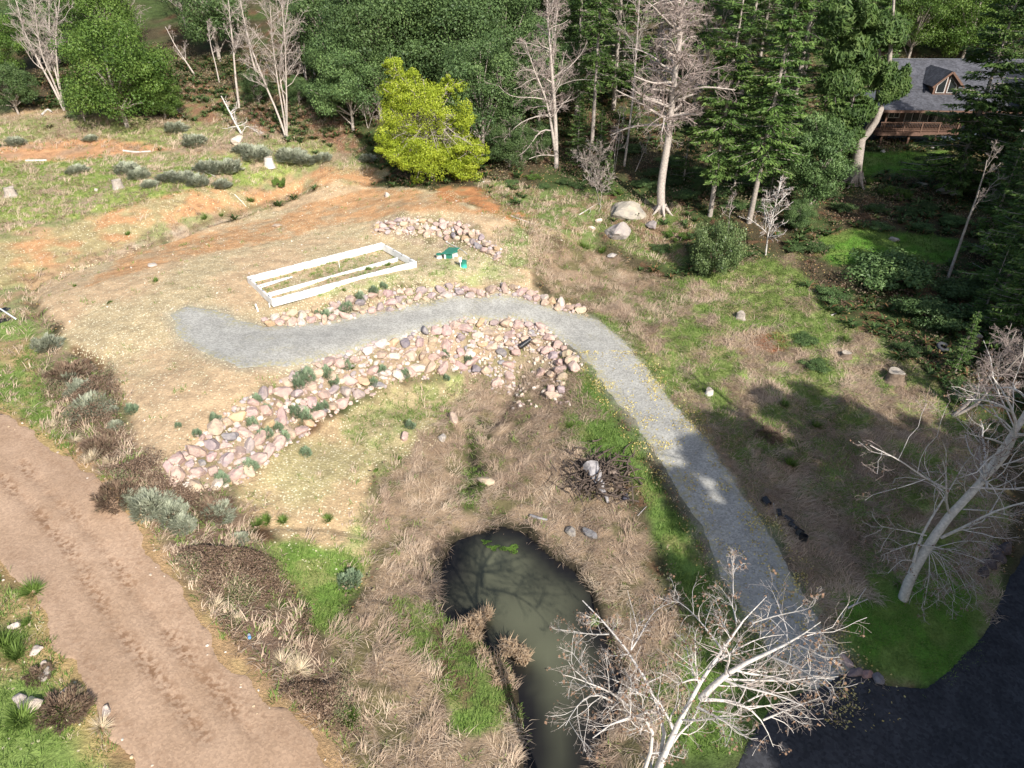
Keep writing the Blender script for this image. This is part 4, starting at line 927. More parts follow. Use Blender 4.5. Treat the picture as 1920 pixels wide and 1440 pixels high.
# ------------------------------------------------------------------ the traced trees
def onY(path, base, dY=0, spread=0):
    """trace (photo pixels) laid on a vertical plane through the base point, leaning back by dY metres over its length"""
    n_ = len(path); out = []
    for i, (u, v_) in enumerate(path): out.append(PY(u, v_, base[1]+dY*i/max(n_-1, 1)))
    return out
def rel(path, base): return [np.array(p)-base for p in path]
# right-hand alder
b0 = G1(1692, 1122)
tr = onY([(1692,1126),(1698,1093),(1725,1050),(1746,1014),(1775,969),(1805,944),(1834,909),(1853,889),(1871,864),(1882,837),(1902,808),(1924,780),(1960,715),(1990,640),(2000,560)], b0, .5)
def sub(path, y0, y1=None):
    y1 = y0 if y1 is None else y1; n_ = len(path); return [PY(u, v_, b0[1]+y0+(y1-y0)*i/(n_-1))-b0 for i, (u, v_) in enumerate(path)]
ex = [
 (sub([(1834,909),(1863,889),(1886,864),(1891,855),(1916,818),(1918,806),(1902,782),(1891,746),(1878,726),(1860,705)], .2, -.8), .10, .02),
 (sub([(1896,772),(1873,757),(1846,749),(1811,749)], -.3, -.6), .05, .015),
 (sub([(1884,835),(1869,824),(1846,822),(1822,815),(1808,810)], .3, -.8), .05, .014),
 (sub([(1781,965),(1774,947),(1772,934),(1776,912),(1774,879),(1768,864)], .2, -1.0), .055, .02),
 (sub([(1774,916),(1744,903),(1721,889),(1707,878),(1692,864),(1669,849),(1652,849),(1631,835)], -.5, -1.6), .05, .012),
 (sub([(1713,1054),(1719,1019),(1737,984),(1764,944),(1790,905),(1807,872)], 0, .8), .07, .02),
 (sub([(1811,922),(1807,911),(1814,879)], .2, -.4), .03, .01),
 (sub([(1834,914),(1873,918),(1919,916),(1960,905)], .2, .8), .055, .02),
 (sub([(1764,1008),(1795,994),(1834,977),(1853,959),(1892,947),(1919,944),(1970,930)], .1, -1.0), .075, .02),
 (sub([(1805,955),(1853,957),(1900,968)], .2, .8), .035, .012),
 (sub([(1855,880),(1885,870),(1919,860),(1950,840)], .2, .8), .035, .012),
 (sub([(1737,1004),(1707,996),(1680,993),(1651,986)], 0, -.6), .03, .008),
 (sub([(1717,1018),(1688,1027),(1653,1041)], 0, -.7), .03, .008),
 (sub([(1712,1052),(1690,1048),(1665,1075)], 0, -.5), .025, .008)]
for e in [(1835,1100),(1790,1125),(1733,1135),(1760,1126),(1845,1055),(1815,1108),(1775,1080),(1870,1020)]:
    ex.append((sub([(1742,1030),((1742+e[0])/2+6,(1030+e[1])/2-14),e], 0, -1.0), .022, .006))
al = bare(51, [(rel(tr, b0), .225, .06)], 8, 8, 7, 3, .25, M_palebark, M_palettwig, up=.05, tmin=.45, extra=ex, sides=10, catk=.12, thin=.9, wob=.22, l2=.6)
plant('bare', al, 'alder_tree', 'leaning white barked alder, leafless, on the green grass corner beside the asphalt road', 'tree', b0, 0)

# foreground alder, its crown filling the lower right of the picture
Y0 = 10.0
def fz(u, v_, o=0): return PY(u, v_, Y0+(1365-v_)/265*2.6+o)
def fs(path, o0=0, o1=None):
    o1 = o0 if o1 is None else o1; n_ = len(path); return [fz(u, v_, o0+(o1-o0)*i/(n_-1)) for i, (u, v_) in enumerate(path)]
gb = np.array([2.5, 9.2, 0]); gb[2] = float(H(gb[0], gb[1]))
def toBase(path): return [gb+np.array([0,0,-.3]), gb+(path[0]-gb)*np.array([.45,.45,.5])] + path
S1 = fs([(1272,1362),(1298,1310),(1318,1268),(1345,1225),(1362,1200),(1381,1168),(1417,1127),(1438,1118)], 0, -.4)
S2 = fs([(1266,1361),(1248,1327),(1229,1299),(1199,1262),(1183,1230),(1181,1219),(1165,1198),(1142,1175),(1131,1150),(1112,1134),(1092,1127)], .2, 1.2)
S3 = fs([(1238,1361),(1220,1336),(1206,1333),(1165,1331),(1128,1361),(1110,1385)], .2, -1.0)
trk = [(rel(toBase(S1), gb), .21, .008), (rel(toBase(S2), gb), .13, .014), (rel(toBase(S3), gb), .12, .012)]
FB = [
 ([(1314,1310),(1330,1292),(1360,1260),(1417,1232),(1475,1212),(1518,1182),(1539,1166)], 0, -1.2, .095, .012),
 ([(1440,1230),(1475,1242),(1509,1258),(1555,1288),(1573,1310)], -.5, -1.4, .03, .008),
 ([(1314,1312),(1350,1312),(1383,1313),(1417,1333),(1436,1356),(1450,1400)], .1, .6, .055, .02),
 ([(1307,1326),(1349,1347),(1378,1361),(1400,1385)], 0, -.6, .04, .014),
 ([(1321,1276),(1298,1272),(1280,1280),(1268,1285)], 0, -.8, .04, .014),
 ([(1381,1168),(1375,1140),(1366,1118)], -.3, .4, .025, .01),
 ([(1365,1187),(1349,1159),(1323,1143)], -.2, .5, .024, .008),
 ([(1355,1219),(1330,1187),(1303,1152),(1280,1132),(1262,1122)], -.1, .7, .028, .007),
 ([(1411,1168),(1440,1158),(1470,1150),(1520,1143),(1525,1135)], -.4, -1.3, .022, .008),
 ([(1375,1118),(1374,1097),(1376,1040)], 0, .4, .014, .005),
 ([(1500,1211),(1520,1220),(1545,1235),(1575,1232)], -1, -1.4, .022, .007),
 ([(1402,1315),(1429,1299),(1475,1299),(1507,1290)], .4, 1.0, .024, .008),
 ([(1431,1350),(1475,1331),(1509,1318),(1537,1308)], .5, 0, .03, .01),
 ([(1142,1189),(1115,1191),(1069,1182),(1044,1181)], .8, 1.2, .02, .007),
 ([(1183,1219),(1202,1191),(1220,1152),(1234,1136),(1259,1131)], .7, 1.4, .024, .008),
 ([(1183,1219),(1188,1190),(1196,1170),(1206,1163)], .7, 1.0, .016, .006),
 ([(1213,1281),(1190,1294),(1165,1313),(1137,1336)], .4, -.4, .022, .008),
 ([(1229,1336),(1218,1329),(1206,1340),(1170,1352),(1130,1362)], .2, -.4, .04, .012),
 ([(1183,1327),(1138,1290),(1103,1283),(1069,1265),(1055,1265)], .1, -.6, .032, .014),
 ([(1147,1315),(1126,1301),(1105,1301),(1080,1322),(1060,1361)], 0, -1.0, .028, .01),
 ([(1115,1288),(1100,1262),(1088,1243),(1072,1222)], 0, .3, .015, .006),
 ([(1213,1281),(1235,1270),(1258,1260)], .4, .9, .016, .006),
 ([(1300,1268),(1292,1235),(1285,1205),(1280,1188)], 0, .5, .022, .012),
 ([(1330,1250),(1362,1230),(1400,1205),(1440,1190),(1470,1190)], 0, .9, .03, .01),
 ([(1360,1262),(1400,1250),(1440,1265),(1455,1255)], -.2, .8, .024, .008),
 ([(1345,1285),(1390,1290),(1430,1270),(1480,1262)], .1, 1.0, .02, .008),
 ([(1280,1350),(1310,1352),(1345,1345),(1391,1348)], 0, -.8, .03, .014),
]
ex = [(rel(fs(p, a, b_), gb), r0*1.05, min(r1, .006)) for p, a, b_, r0, r1 in FB]
al = bare(53, trk, 5, 8, 6, 2, .15, M_palebark, M_whitetwig, up=.04, tmin=.55, extra=ex, sides=10, catk=.2, thin=.7, wob=.2, l2=.6, minr=.004, l3=.6)
plant('bare', al, 'alder_tree', 'foreground leafless alder with white branches and brown catkins spreading over the pond and driveway', 'tree', gb, 0)

# alder standing in the middle of the tree line
b0 = G1(1043, 314)
def cs(path, y0=0, y1=0): n_ = len(path); return [PY(u, v_, b0[1]+y0+(y1-y0)*i/(n_-1))-b0 for i, (u, v_) in enumerate(path)]
trk = [(cs([(1043,318),(1042,245),(1039,174),(1032,104),(1030,80),(1026,20),(1022,-40)]), .24, .05), (cs([(1041,285),(1032,222),(1023,184),(1006,141),(994,111),(985,80)], 0, -1.5), .16, .03),
       (cs([(1042,250),(1034,190),(1036,120),(1040,60),(1048,0)], 0, 1), .17, .04)]
ex = [(cs([(1032,245),(1020,238),(1006,252),(990,281),(973,292)], -.5, -2), .07, .02), (cs([(1039,292),(1022,290),(1006,292),(992,298)], -.2, -1.5), .06, .03),
      (cs([(1034,215),(1010,216),(980,226),(962,240),(945,262)], -.3, -2), .06, .02), (cs([(1033,190),(1000,180),(970,185),(945,178),(935,160)], -.3, -2), .06, .02),
      (cs([(1040,165),(1060,155),(1085,148),(1110,150)], .2, -1), .05, .02), (cs([(1040,200),(1065,190),(1090,178)], .2, 1), .05, .02), (cs([(1030,200),(1005,198),(985,205),(965,235)], 0, 1.5), .05, .02)]
al = bare(55, trk, 22, 8, 6, 3, .3, M_midbark, M_palettwig, up=.12, tmin=.28, extra=ex, thin=1.15, wob=.26)
plant('bare', al, 'alder_tree', 'pale leafless alder with a forked trunk right of the yellow-green tree', 'tree', b0, 0)

# tall dead snag with bare level branches
b0 = G1(1240, 398)
trk = [(cs([(1240,402),(1237,345),(1247,300),(1254,262),(1260,190),(1264,150),(1272,90),(1278,40),(1284,-60)]), .38, .13)]
sn = bare(57, trk, 64, 9, 8, 3, .30, M_midbark, M_palettwig, up=.02, tmin=.38, thin=1.1, sag=.05, out=1.3, wob=.2)
tS = plant('bare', sn, 'snag_tree', 'tall dead conifer trunk with bare grey level branches, behind the pale boulders', 'tree', b0, 0)
rr_ = Tubes()
for a_ in (0.3, 1.5, 2.6, 3.7, 4.8, 5.7):
    q = np.array([math.cos(a_), math.sin(a_), 0]); rr_.add(rsm([q*.2+[0,0,.7], q*.55+[0,0,.25], q*1.1+[0,0,-.15]], 6, (1,1))[0][None], np.linspace(.2, .06, 6)[None], 6)
link('root_flare', rr_.mesh('root_flare', M_midbark), tS)

# bare stems with traced trunks, left to right
def stemtree(seed, base_px, tops, r, label, n1=16, thin=1.25, bark=None, l1=.32, n2=8, n3=6, tmin=.35, up=.3, name='bare_tree', twig=None, sidesb=7):
    bark = bark or M_midbark
    global b0
    b0 = G1(*base_px); tk = []
    for i, tp in enumerate(tops): tk.append((cs([(base_px[0], base_px[1]+3)]+tp, 0, (-1)**i*.8), r*.72*(1 if i == 0 else .8), r*.2))
    d_ = bare(seed, tk, n1, n2, n3, 0, l1, bark or M_palebark, twig or M_palettwig, up=up, tmin=tmin, thin=thin)
    return plant('bare', d_, name, label, 'tree', b0, 0)
stemtree(61, (122,207), [[(100,165),(70,110),(45,60),(30,0)],[(104,160),(80,110),(70,60),(62,-10)],[(108,150),(98,110),(92,60),(92,0)],[(110,150),(106,110),(104,70),(112,0)]], .2, 'fan of four grey leafless trunks from one base at the far left of the clearing')
stemtree(62, (538,260), [[(522,215),(500,165),(478,110),(462,60),(450,0)],[(530,205),(520,150),(512,90),(506,10)],[(536,200),(522,140),(530,80),(540,0)],[(538,200),(536,140),(535,80),(528,10)]], .17, 'slender multi-trunk leafless tree alone on the reddish slope behind the terrace')
stemtree(63, (449,202), [[(442,150),(438,100),(433,50),(428,0)]], .2, 'straight pale single trunk without leaves, left of the slender multi-trunk tree', n1=14, tmin=.5)
stemtree(64, (412,155), [[(404,120),(396,90),(388,40)]], .12, 'thin pale leaning trunk high on the slope left of the straight pale trunk', n1=8)
stemtree(65, (368,142), [[(345,110),(328,85),(310,50)]], .16, 'short dead trunk leaning left at the edge of the big green bush', n1=5)
stemtree(66, (480,135), [[(470,100),(462,60),(452,10)]], .15, 'pale bare trunk behind the round evergreen bush', n1=12)
stemtree(67, (575,150), [[(570,110),(572,60),(580,0)],[(560,100),(548,50),(540,0)]], .12, 'thin forked bare tree in front of the dark gap in the forest', n1=12)
stemtree(68, (1170,312), [[(1180,240),(1187,180),(1192,120),(1195,60),(1200,-20)]], .17, 'thin pale trunk between the conifer and the tall snag', n1=12, tmin=.5)
stemtree(69, (1150,330), [[(1153,280),(1160,235),(1165,200)],[(1158,285),(1162,250),(1170,215)]], .06, 'pair of very thin white saplings left of the thin pale trunk', n1=6, n2=4)
stemtree(70, (1190,322), [[(1205,290),(1215,265),(1222,245)]], .06, 'small leaning dead sapling left of the tall snag', n1=6, n2=4)
stemtree(71, (1435,478), [[(1440,440),(1450,400),(1458,370),(1462,342)]], .10, 'small silvery leafless tree at the edge of the shaded brush', n1=20, l1=.42, n2=7, n3=6, thin=2.2, tmin=.25, up=.15, bark=M_palebark)
stemtree(72, (1365,440), [[(1368,400),(1372,375),(1380,355)]], .05, 'thin bare sapling above the round holly bush', n1=7, n2=4)
stemtree(73, (1345,150), [[(1345,100),(1343,40)]], .15, 'pale dead trunk high in the forest right of the snag', n1=14)
stemtree(74, (1775,525), [[(1792,480),(1806,440),(1820,400),(1835,360),(1850,300)]], .17, 'thin grey trunk leaning right beside the shaded lawn', n1=6, bark=M_greybark)
stemtree(75, (690,240), [[(683,210),(678,185)],[(700,212),(712,195)]], .05, 'low tangle of bare grey stems left of the yellow-green tree', n1=8, n2=6, l1=.5)
stemtree(76, (1110,350), [[(1100,315),(1085,285)],[(1118,310),(1130,285)],[(1108,300),(1108,275)]], .05, 'bare grey thicket beneath the conifer', n1=10, n2=7, n3=5, l1=.6)
stemtree(77, (1125,385), [[(1118,350),(1105,325)],[(1130,345),(1142,325)]], .05, 'bare grey bush above the pale boulders', n1=10, n2=7, n3=5, l1=.6)
stemtree(78, (1852,600), [[(1875,560),(1890,520)]], .12, 'grey leaning stem deep in shade at the right edge', n1=6, bark=M_greybark)
# far right pinkish bare tree behind the alder
b0 = G1(1785, 780)
d_ = bare(79, [(cs([(1785,782),(1822,752),(1850,715),(1880,670),(1905,620)]), .13, .03), (cs([(1785,782),(1830,760),(1880,700),(1930,650)], 0, -1), .1, .03)], 14, 8, 7, 2, .42, M_greybark, M_palettwig, up=.25, tmin=.3, thin=1.1)
plant('bare', d_, 'bare_tree', 'pinkish twiggy leafless tree leaning from the right edge above the white alder', 'tree', b0, 0)
# fallen / leaning dead tree on the reddish slope
b0 = G1(452, 252)
d_ = bare(80, [(cs([(454,253),(440,228),(428,205),(415,180)], 0, 1), .13, .05), (cs([(452,252),(462,235),(480,246),(490,252)]), .05, .02)], 9, 4, 3, 0, .4, M_palebark, M_palettwig, up=0, thin=1.6, wob=.35)
plant('bare', d_, 'dead_tree', 'broken bleached dead tree leaning over above the white boulder on the slope', 'dead tree', b0, 0)

# yellow-green tree
b0 = G1(812, 338)
rgq = np.random.default_rng(91); sc_ = 1.0
cen1 = PY(800, 215, b0[1])-b0
PARTS = []
def ycl(u, v_, ru, rv, dy, n_, nl):
    zc_ = b0[1]*cp-(8-CAMZ)*sp; m_ = zc_/FPX; c_ = PY(u, v_, b0[1]+dy)-b0
    (V, F, A), cc = crown_leaves(rgq, c_, (ru*m_, ru*m_*.9, rv*m_), int(n_*.85), int(nl*1.7), .15, (.20,.34), .3, -1, .5, .4); PARTS.append((V, F, A)); return cc
ccs = [ycl(*q) for q in [(790,235,78,88,0,120,170),(755,175,42,62,-.5,55,150),(840,215,52,60,.5,60,160),(868,290,48,45,-.8,60,160),(800,300,68,34,-1.2,65,160),(750,270,42,55,-1,50,150),(735,125,18,22,0,14,110),(845,160,22,22,0,16,110),(905,290,14,22,-.5,10,110)]]
V, F, A = combine(PARTS); cc = np.vstack(ccs)
lc = V.reshape(-1, 4, 3)[:, 0]; kp = (vnoise(lc[:,0]+lc[:,1]*.5, lc[:,2], 1.3, 211)*.7+vnoise(lc[:,0], lc[:,2]-lc[:,1], .6, 213)*.3) > .30
V = V.reshape(-1, 4, 3)[kp].reshape(-1, 3); A = A.reshape(-1, 4)[kp].ravel(); F = np.arange(len(V)).reshape(-1, 4)
tt = Tubes(); P, r_ = rsm([(0,0,-.4), cen1*.3, cen1*.8, cen1*1.5], 10, (.24, .05)); tt.add(P[None], r_[None], 8)
sel = cc[rgq.choice(len(cc), 90, replace=False)]; sel = sel[sel[:,2] > .3]
Q = np.array([rsm([P[2+int(rgq.random()*6)], (P[5]+s_)/2+[0,0,.6], s_*1.02], 7, (1,1))[0] for s_ in sel]); tt.add(Q, np.tile(np.linspace(.07, .025, 7), (len(Q),1)), 4)
more_ = grow(Q, np.full((len(Q),7), .03), 8, .35, 5, rg=rgq, up=.1); tt.add(more_[0], np.maximum(more_[1], .014), 3)
tY = thing('leafy_tree', 'bright yellow-green leafy tree in full leaf, drooping over the top edge of the pad', 'tree', b0)
link('trunk', tt.mesh('trunk', M_greybark), tY); link('crown', mesh_np('foliage', V, F, {'rnd': A}, False, [M_yellow]), tY)

# hooked cedar
b0 = G1(1602, 346)
tt = Tubes()
for p, a, b_ in [(cs([(1600,350),(1604,320),(1610,285),(1614,262)]), .62, .42), (cs([(1612,266),(1632,248),(1648,225),(1655,190),(1664,160),(1668,110),(1672,60),(1676,0)], 0, 0), .34, .10), (cs([(1612,262),(1606,235),(1600,200),(1590,120),(1588,20)], 0, .5), .3, .1), (cs([(1616,262),(1640,215),(1646,170),(1650,90)], .2, 1.0), .2, .08)]:
    P, r_ = rsm(p, 12, (a, b_)); tt.add(P[None], r_[None], 9)
for a_ in (0.2, 1.2, 2.9, 3.9, 5.0):
    q = np.array([math.cos(a_), math.sin(a_), 0]); tt.add(rsm([q*.3+[0,0,1.1], q*.7+[0,0,.4], q*1.4+[0,0,-.15]], 6, (1,1))[0][None], np.linspace(.3, .07, 6)[None], 6)
tH = thing('cedar_tree', 'big grey trunk hooking sideways like an elbow in front of the house porch', 'tree', b0)
link('trunk', tt.mesh('trunk', M_greybark), tH)
PARTS = []; rgq = np.random.default_rng(93)
def cedarclump(u, v_, ru, rv, dy, n_):
    zc_ = b0[1]*cp; m_ = zc_/FPX; c_ = PY(u, v_, b0[1]+dy)-b0; d = unit(rgq.normal(size=(n_,3))); rr2 = rgq.random(n_)**.4
    B = c_+d*np.array([ru*m_, ru*m_*.8, rv*m_])*rr2[:,None]; az = np.arctan2(d[:,1], d[:,0])+rgq.normal(size=n_)*.5
    hole = vnoise(B[:,0]+B[:,1]*.4, B[:,2], 1.1, 17) > .36; B = B[hole]; az = az[hole]; n_ = len(B); d = d[hole]
    PARTS.append(leaf_quads(B, .55*(.5+.8*rgq.random(n_)), np.clip(.45*rgq.random(n_)+.5*vnoise(B[:,0], B[:,2], .9, 7)+.08, 0, 1), d+np.array([0,-.2,.5]), .24, rgq, .45))
for q in [(1600,205,48,30,-.5,5200),(1575,155,46,36,0,5600),(1640,130,44,40,0,5600),(1590,95,50,36,0,5600),(1680,160,30,28,-.5,2600),(1560,235,36,26,-.8,3000),(1600,250,24,14,-.8,1500),(1700,140,16,20,-.5,900),(1650,60,60,40,.5,5000),(1585,30,60,40,0,5000),(1660,180,16,14,-1,900),(1570,275,26,20,0,1600)]: cedarclump(*q)
V, F, A = combine(PARTS); link('crown', mesh_np('foliage', V, F, {'rnd': A}, False, [M_conifer]), tH)
#PART4
# ------------------------------------------------------------------ forest trees
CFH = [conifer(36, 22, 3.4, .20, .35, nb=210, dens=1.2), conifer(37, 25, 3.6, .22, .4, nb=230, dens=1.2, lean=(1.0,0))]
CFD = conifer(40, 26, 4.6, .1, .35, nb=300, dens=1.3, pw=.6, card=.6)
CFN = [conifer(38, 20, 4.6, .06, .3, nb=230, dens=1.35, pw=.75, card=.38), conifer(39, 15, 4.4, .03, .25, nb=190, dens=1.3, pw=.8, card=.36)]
BN = broadleaf(15, 10, 3.0, .6, nclump=70)
def at(protos, i, px, py, sc, name, label, cat='tree', group=None, tilt=(0,0)):
    b0 = G1(px, py) if not isinstance(px, tuple) else None
    return plant('x', protos[i], name, label, cat, (b0[0], b0[1], b0[2]-.1), None, sc, group, tilt)
GB = 'evergreen broadleaf trees along the forest edge'; GC = 'conifers of the forest edge'
for a in [
 (BG,0,240,238,1.12,'broadleaf_tree','big bright green rounded tree overhanging the upper left clearing'),
 (BG,0,310,222,.5,'evergreen_bush','bright green bush at the right foot of the big rounded tree','bush'),
 (BL,2,160,228,.42,'evergreen_bush','low green bush at the left foot of the big rounded tree','bush'),
 (BL,2,35,214,.62,'evergreen_bush','dark green bush at the left edge beside the fan of grey trunks','bush'),
 (BG,1,10,165,.7,'broadleaf_tree','green tree at the upper left corner above the dark bush'),
 (BG,1,215,130,.9,'broadleaf_tree','green tree directly behind the big rounded tree'),
 (BL,0,95,135,.75,'broadleaf_tree','dark green tree behind the fan of grey trunks'),
 (BL,2,487,195,.42,'evergreen_bush','round dark bush between the straight pale trunk and the multi-trunk tree','bush'),
 (BL,2,606,210,.42,'evergreen_bush','round green bush right of the multi-trunk tree','bush'),
 (BL,2,562,196,.36,'evergreen_bush','small green bush just behind the multi-trunk tree','bush'),
 (BG,1,590,140,.6,'broadleaf_tree','loose green tree above the two round bushes on the slope'),
 (BL,0,662,246,.85,'evergreen_tree','blue-green evergreen at the left end of the dense forest wall'),
 (BL,1,715,225,1.05,'evergreen_tree','tall dark evergreen left behind the yellow-green tree'),
 (BL,3,790,215,1.2,'evergreen_tree','tall dark evergreen directly behind the yellow-green tree'),
 (BL,1,862,225,1.15,'evergreen_tree','tall dark evergreen right behind the yellow-green tree'),
 (BL,0,905,295,.95,'evergreen_tree','dark evergreen touching the right side of the yellow-green tree'),
 (BL,2,955,318,.52,'evergreen_bush','low dark evergreen left of the forked pale alder base','bush'),
 (BL,1,945,235,1.0,'evergreen_tree','dark evergreen behind the left branches of the forked pale alder'),
 (BL,2,1005,305,.45,'evergreen_bush','small green bush touching the forked pale alder base','bush'),
 (BL,0,1010,235,.85,'evergreen_tree','dark evergreen behind the forked pale alder trunk'),
 (BL,3,640,175,1.1,'evergreen_tree','dark evergreen in the shaded gap above the reddish slope'),
 (BL,1,755,165,1.2,'evergreen_tree','dark evergreen in the second row over the yellow-green tree'),
 (BL,0,880,170,1.25,'evergreen_tree','dark evergreen in the second row left of the forked alder'),
 (BL,3,985,170,1.2,'evergreen_tree','dark evergreen in the second row above the forked alder'),
 (BN and [BN],0,1515,398,.86,'evergreen_tree','dense dark green egg-shaped tree below the cedar crown'),
 (BL,2,1492,432,.30,'evergreen_bush','dark rounded bush right of the silvery leafless sapling','bush'),
 (BL,2,1310,360,.16,'evergreen_bush','small dark bush behind the tall snag foot','bush'),
 (BG,1,1700,120,1.0,'broadleaf_tree','bright green tree behind the left end of the house roof'),
 (BG,0,1800,118,1.1,'broadleaf_tree','bright green tree behind the middle of the house roof'),
 (BG,1,1890,118,1.1,'broadleaf_tree','bright green tree behind the right end of the house roof'),
 ]: at(*a[:7], *(a[7:] or ('tree',)), group=GB)
for a in [
 (CF,4,1110,268,.85,'conifer_tree','drooping ragged conifer right of the forked pale alder'),
 (CF,0,1080,225,.85,'conifer_tree','dark conifer behind the forked alder, to its right'),
 (CF,0,1150,205,.95,'conifer_tree','dark conifer behind the ragged drooping conifer'),
 (CF,3,1122,330,.36,'young_conifer','bright green young conifer in front of the ragged drooping conifer'),
 (CF,3,1082,310,.40,'young_conifer','bright green young conifer beside the forked alder base'),
 (CF,3,1140,365,.24,'young_conifer','small bright green young conifer above the pale boulders'),
 (CF,3,1195,245,.5,'young_conifer','young dark conifer in the shade left of the tall snag'),
 (CF,3,1282,338,.50,'young_conifer','young conifer in the dark gap just right of the tall snag'),
 (CF,3,1375,360,.58,'young_conifer','young conifer between the two slim bare-trunked conifers'),
 (CF,3,1440,385,.50,'young_conifer','young conifer just right of the second slim conifer'),
 (CF,3,1560,350,.62,'young_conifer','young conifer left of the hooked cedar trunk'),
 (CFH,0,1331,405,.92,'conifer_tree','slim conifer with a bare lower trunk, first right of the tall snag'),
 (CFH,1,1404,418,.88,'conifer_tree','slim conifer with a bare lower trunk, second right of the tall snag'),
 (CF,0,1225,190,1.0,'conifer_tree','dark conifer directly behind the tall snag'),
 (CF,2,1300,215,.9,'conifer_tree','dark conifer behind the first slim conifer'),
 (CF,0,1375,270,.85,'conifer_tree','full green conifer between the two slim conifers'),
 (CF,1,1440,300,.85,'conifer_tree','full green conifer behind the silvery leafless sapling'),
 (CF,2,1480,235,.95,'conifer_tree','tall green conifer behind the egg-shaped tree'),
 (CF,0,1545,255,.9,'conifer_tree','tall green conifer left behind the cedar crown'),
 (CF,1,1620,200,.9,'conifer_tree','conifer behind the cedar crown, left of the house'),
 (CFN,0,1785,364,1.0,'conifer_tree','tall feathery conifer standing in front of the house porch'),
 (CFN,0,1850,372,.58,'conifer_tree','dark conifer in front of the right house gable'),
 (CFN,1,1905,400,.95,'conifer_tree','dark shaded conifer at the right edge below the house'),
 (CFN,1,1905,560,.95,'conifer_tree','dark conifer at the right edge beside the shaded brush'),
 (CFN,1,1900,660,.72,'conifer_tree','low dark conifer at the right edge above the pinkish bare tree'),
 (CF,3,1790,700,.26,'young_conifer','small dark young conifer in the shade near the old tyre'),
 (CF,3,1840,480,.62,'young_conifer','dark young conifer right of the shaded lawn'),
 (CF,3,1835,610,.38,'young_conifer','dark young conifer below the leaning grey trunk'),
 ]: at(*a, group=GC)
# rows of trees up the back slope
k_ = 0
GR = 'trees on the slope above the forest edge'
rows = []
for Y_, n_, x0, x1 in [(92,13,-66,60),(100,16,-72,72),(109,17,-80,80),(119,18,-88,88),(131,18,-96,96)]:
    for i in range(n_):
        rows.append((Y_+rng.normal()*1.6, x0+(x1-x0)*(i+.5+rng.normal()*.2)/n_))
rn = {}
for Y_, x_ in rows:
    z_ = float(H(x_, Y_)); u, v_ = px_of((x_, Y_, z_))
    if Y_ < 97 and ((u > 1560) or (u < 640)): continue
    if Y_ < 104 and u > 1640: continue
    left = u < 620
    r_ = rng.random()
    if left and Y_ < 125: kind = 'b' if r_ < .8 else 'e'
    elif u > 1650: kind = 'g' if r_ < .7 else 'c'
    elif u < 1050: kind = 'e' if r_ < .75 else 'c'
    elif u < 1350: kind = 'c' if r_ < .6 else 'b'
    else: kind = 'c' if r_ < .85 else 'e'
    pr, nm, word, sc = {'b': (BA[rng.integers(3)], 'bare_tree', 'grey leafless tree', .85+.3*rng.random()), 'e': (BL[rng.integers(4)], 'evergreen_tree', 'dark rounded evergreen', .95+.35*rng.random()),
        'g': (BG[rng.integers(2)], 'broadleaf_tree', 'bright green tree', .95+.3*rng.random()), 'c': (CF[rng.integers(3)], 'conifer_tree', 'tall conifer', .75+.3*rng.random())}[kind]
    row = 'lowest' if Y_ < 96.5 else ('second' if Y_ < 104.5 else ('third' if Y_ < 114 else ('fourth' if Y_ < 125 else 'topmost')))
    i = rn.get((word, row), 0); rn[(word, row)] = i+1
    plant('x', pr, nm, f"{ordn(i)} {word} from the left in the {row} row of the back slope", 'tree', (x_, Y_, z_-.2), None, sc, GR)
# trees standing outside the picture on the right whose shade falls across it
au = np.array([-math.sin(SUN_AZ), math.cos(SUN_AZ)]); ap = np.array([math.cos(SUN_AZ), math.sin(SUN_AZ)]); OFF = []
for s_, at_ in [(17.5,20),(19.2,23),(20.6,26),(23.4,28),(25.4,29),(27,29.5),(30.0,30),(32.3,29),(34,26),(35.6,24),(37.5,22),(40,21),(42.5,24),(21,14),(26,17),(29,16),(33,15),(38,10),(45.5,34),(48,38),(50.5,41),(53,44),(55.5,46),(58,49),(61,52),(64,54),(67,58),(47,30),(52,33),(57,38),(70,60)]:
    D_ = 37+8*rng.random() if s_ < 44 else 33+5*rng.random(); p_ = ap*s_+au*(at_-D_); OFF.append((p_[0], p_[1], D_*math.tan(SUN_EL)))
OFF.sort(key=lambda q: q[1])
for i, (x_, Y_, h_) in enumerate(OFF):
    q = [(CF[0],26),(CF[2],30),(CFD,26)][i % 3]; q = (CFD, 26) if i % 2 else q; z_ = float(H(x_, Y_)); h_ *= 1.1 if Y_ > 8 else 1.0
    plant('x', q[0], 'conifer_tree', f"{ordn(i)} conifer from the road corner in the stand just beyond the right edge", 'tree', (x_, Y_, z_-.2), None, h_/q[1], 'conifers beyond the right edge')

# ------------------------------------------------------------------ shrubs
SG = [shrub(201, 1, .95, 24, 130, .075, M_greyleaf, 'twig'), shrub(202, 1, .8, 26, 120, .085, M_greyleaf, 'twig'), shrub(203, 1, 1.1, 22, 130, .08, M_greyleaf, 'twig')]
SB = [shrub(205, 1, 1.25, 16, 110, .10, M_bluerush, 'twig'), shrub(206, 1, 1.5, 14, 100, .11, M_bluerush, 'twig')]
SD_ = [shrub(207, 1, .9, 34, 210, .075, M_laurel), shrub(208, 1, .8, 26, 160, .09, M_laurel2)]
SH = shrub(209, 1, 1.0, 60, 300, .055, M_holly); SBR = shrub(210, 1, .8, 26, 120, .06, M_bramble, 'twig')
def sh(protos, i, px, py, rad, name, label, cat='shrub', group=None, hs=1.0):
    b0 = G1(px, py); return plant('x', protos[i], name, label, cat, (b0[0], b0[1], b0[2]-.03), None, (rad, rad, rad*hs), group, pn=PS)
G1n = 'grey-green shrubs'
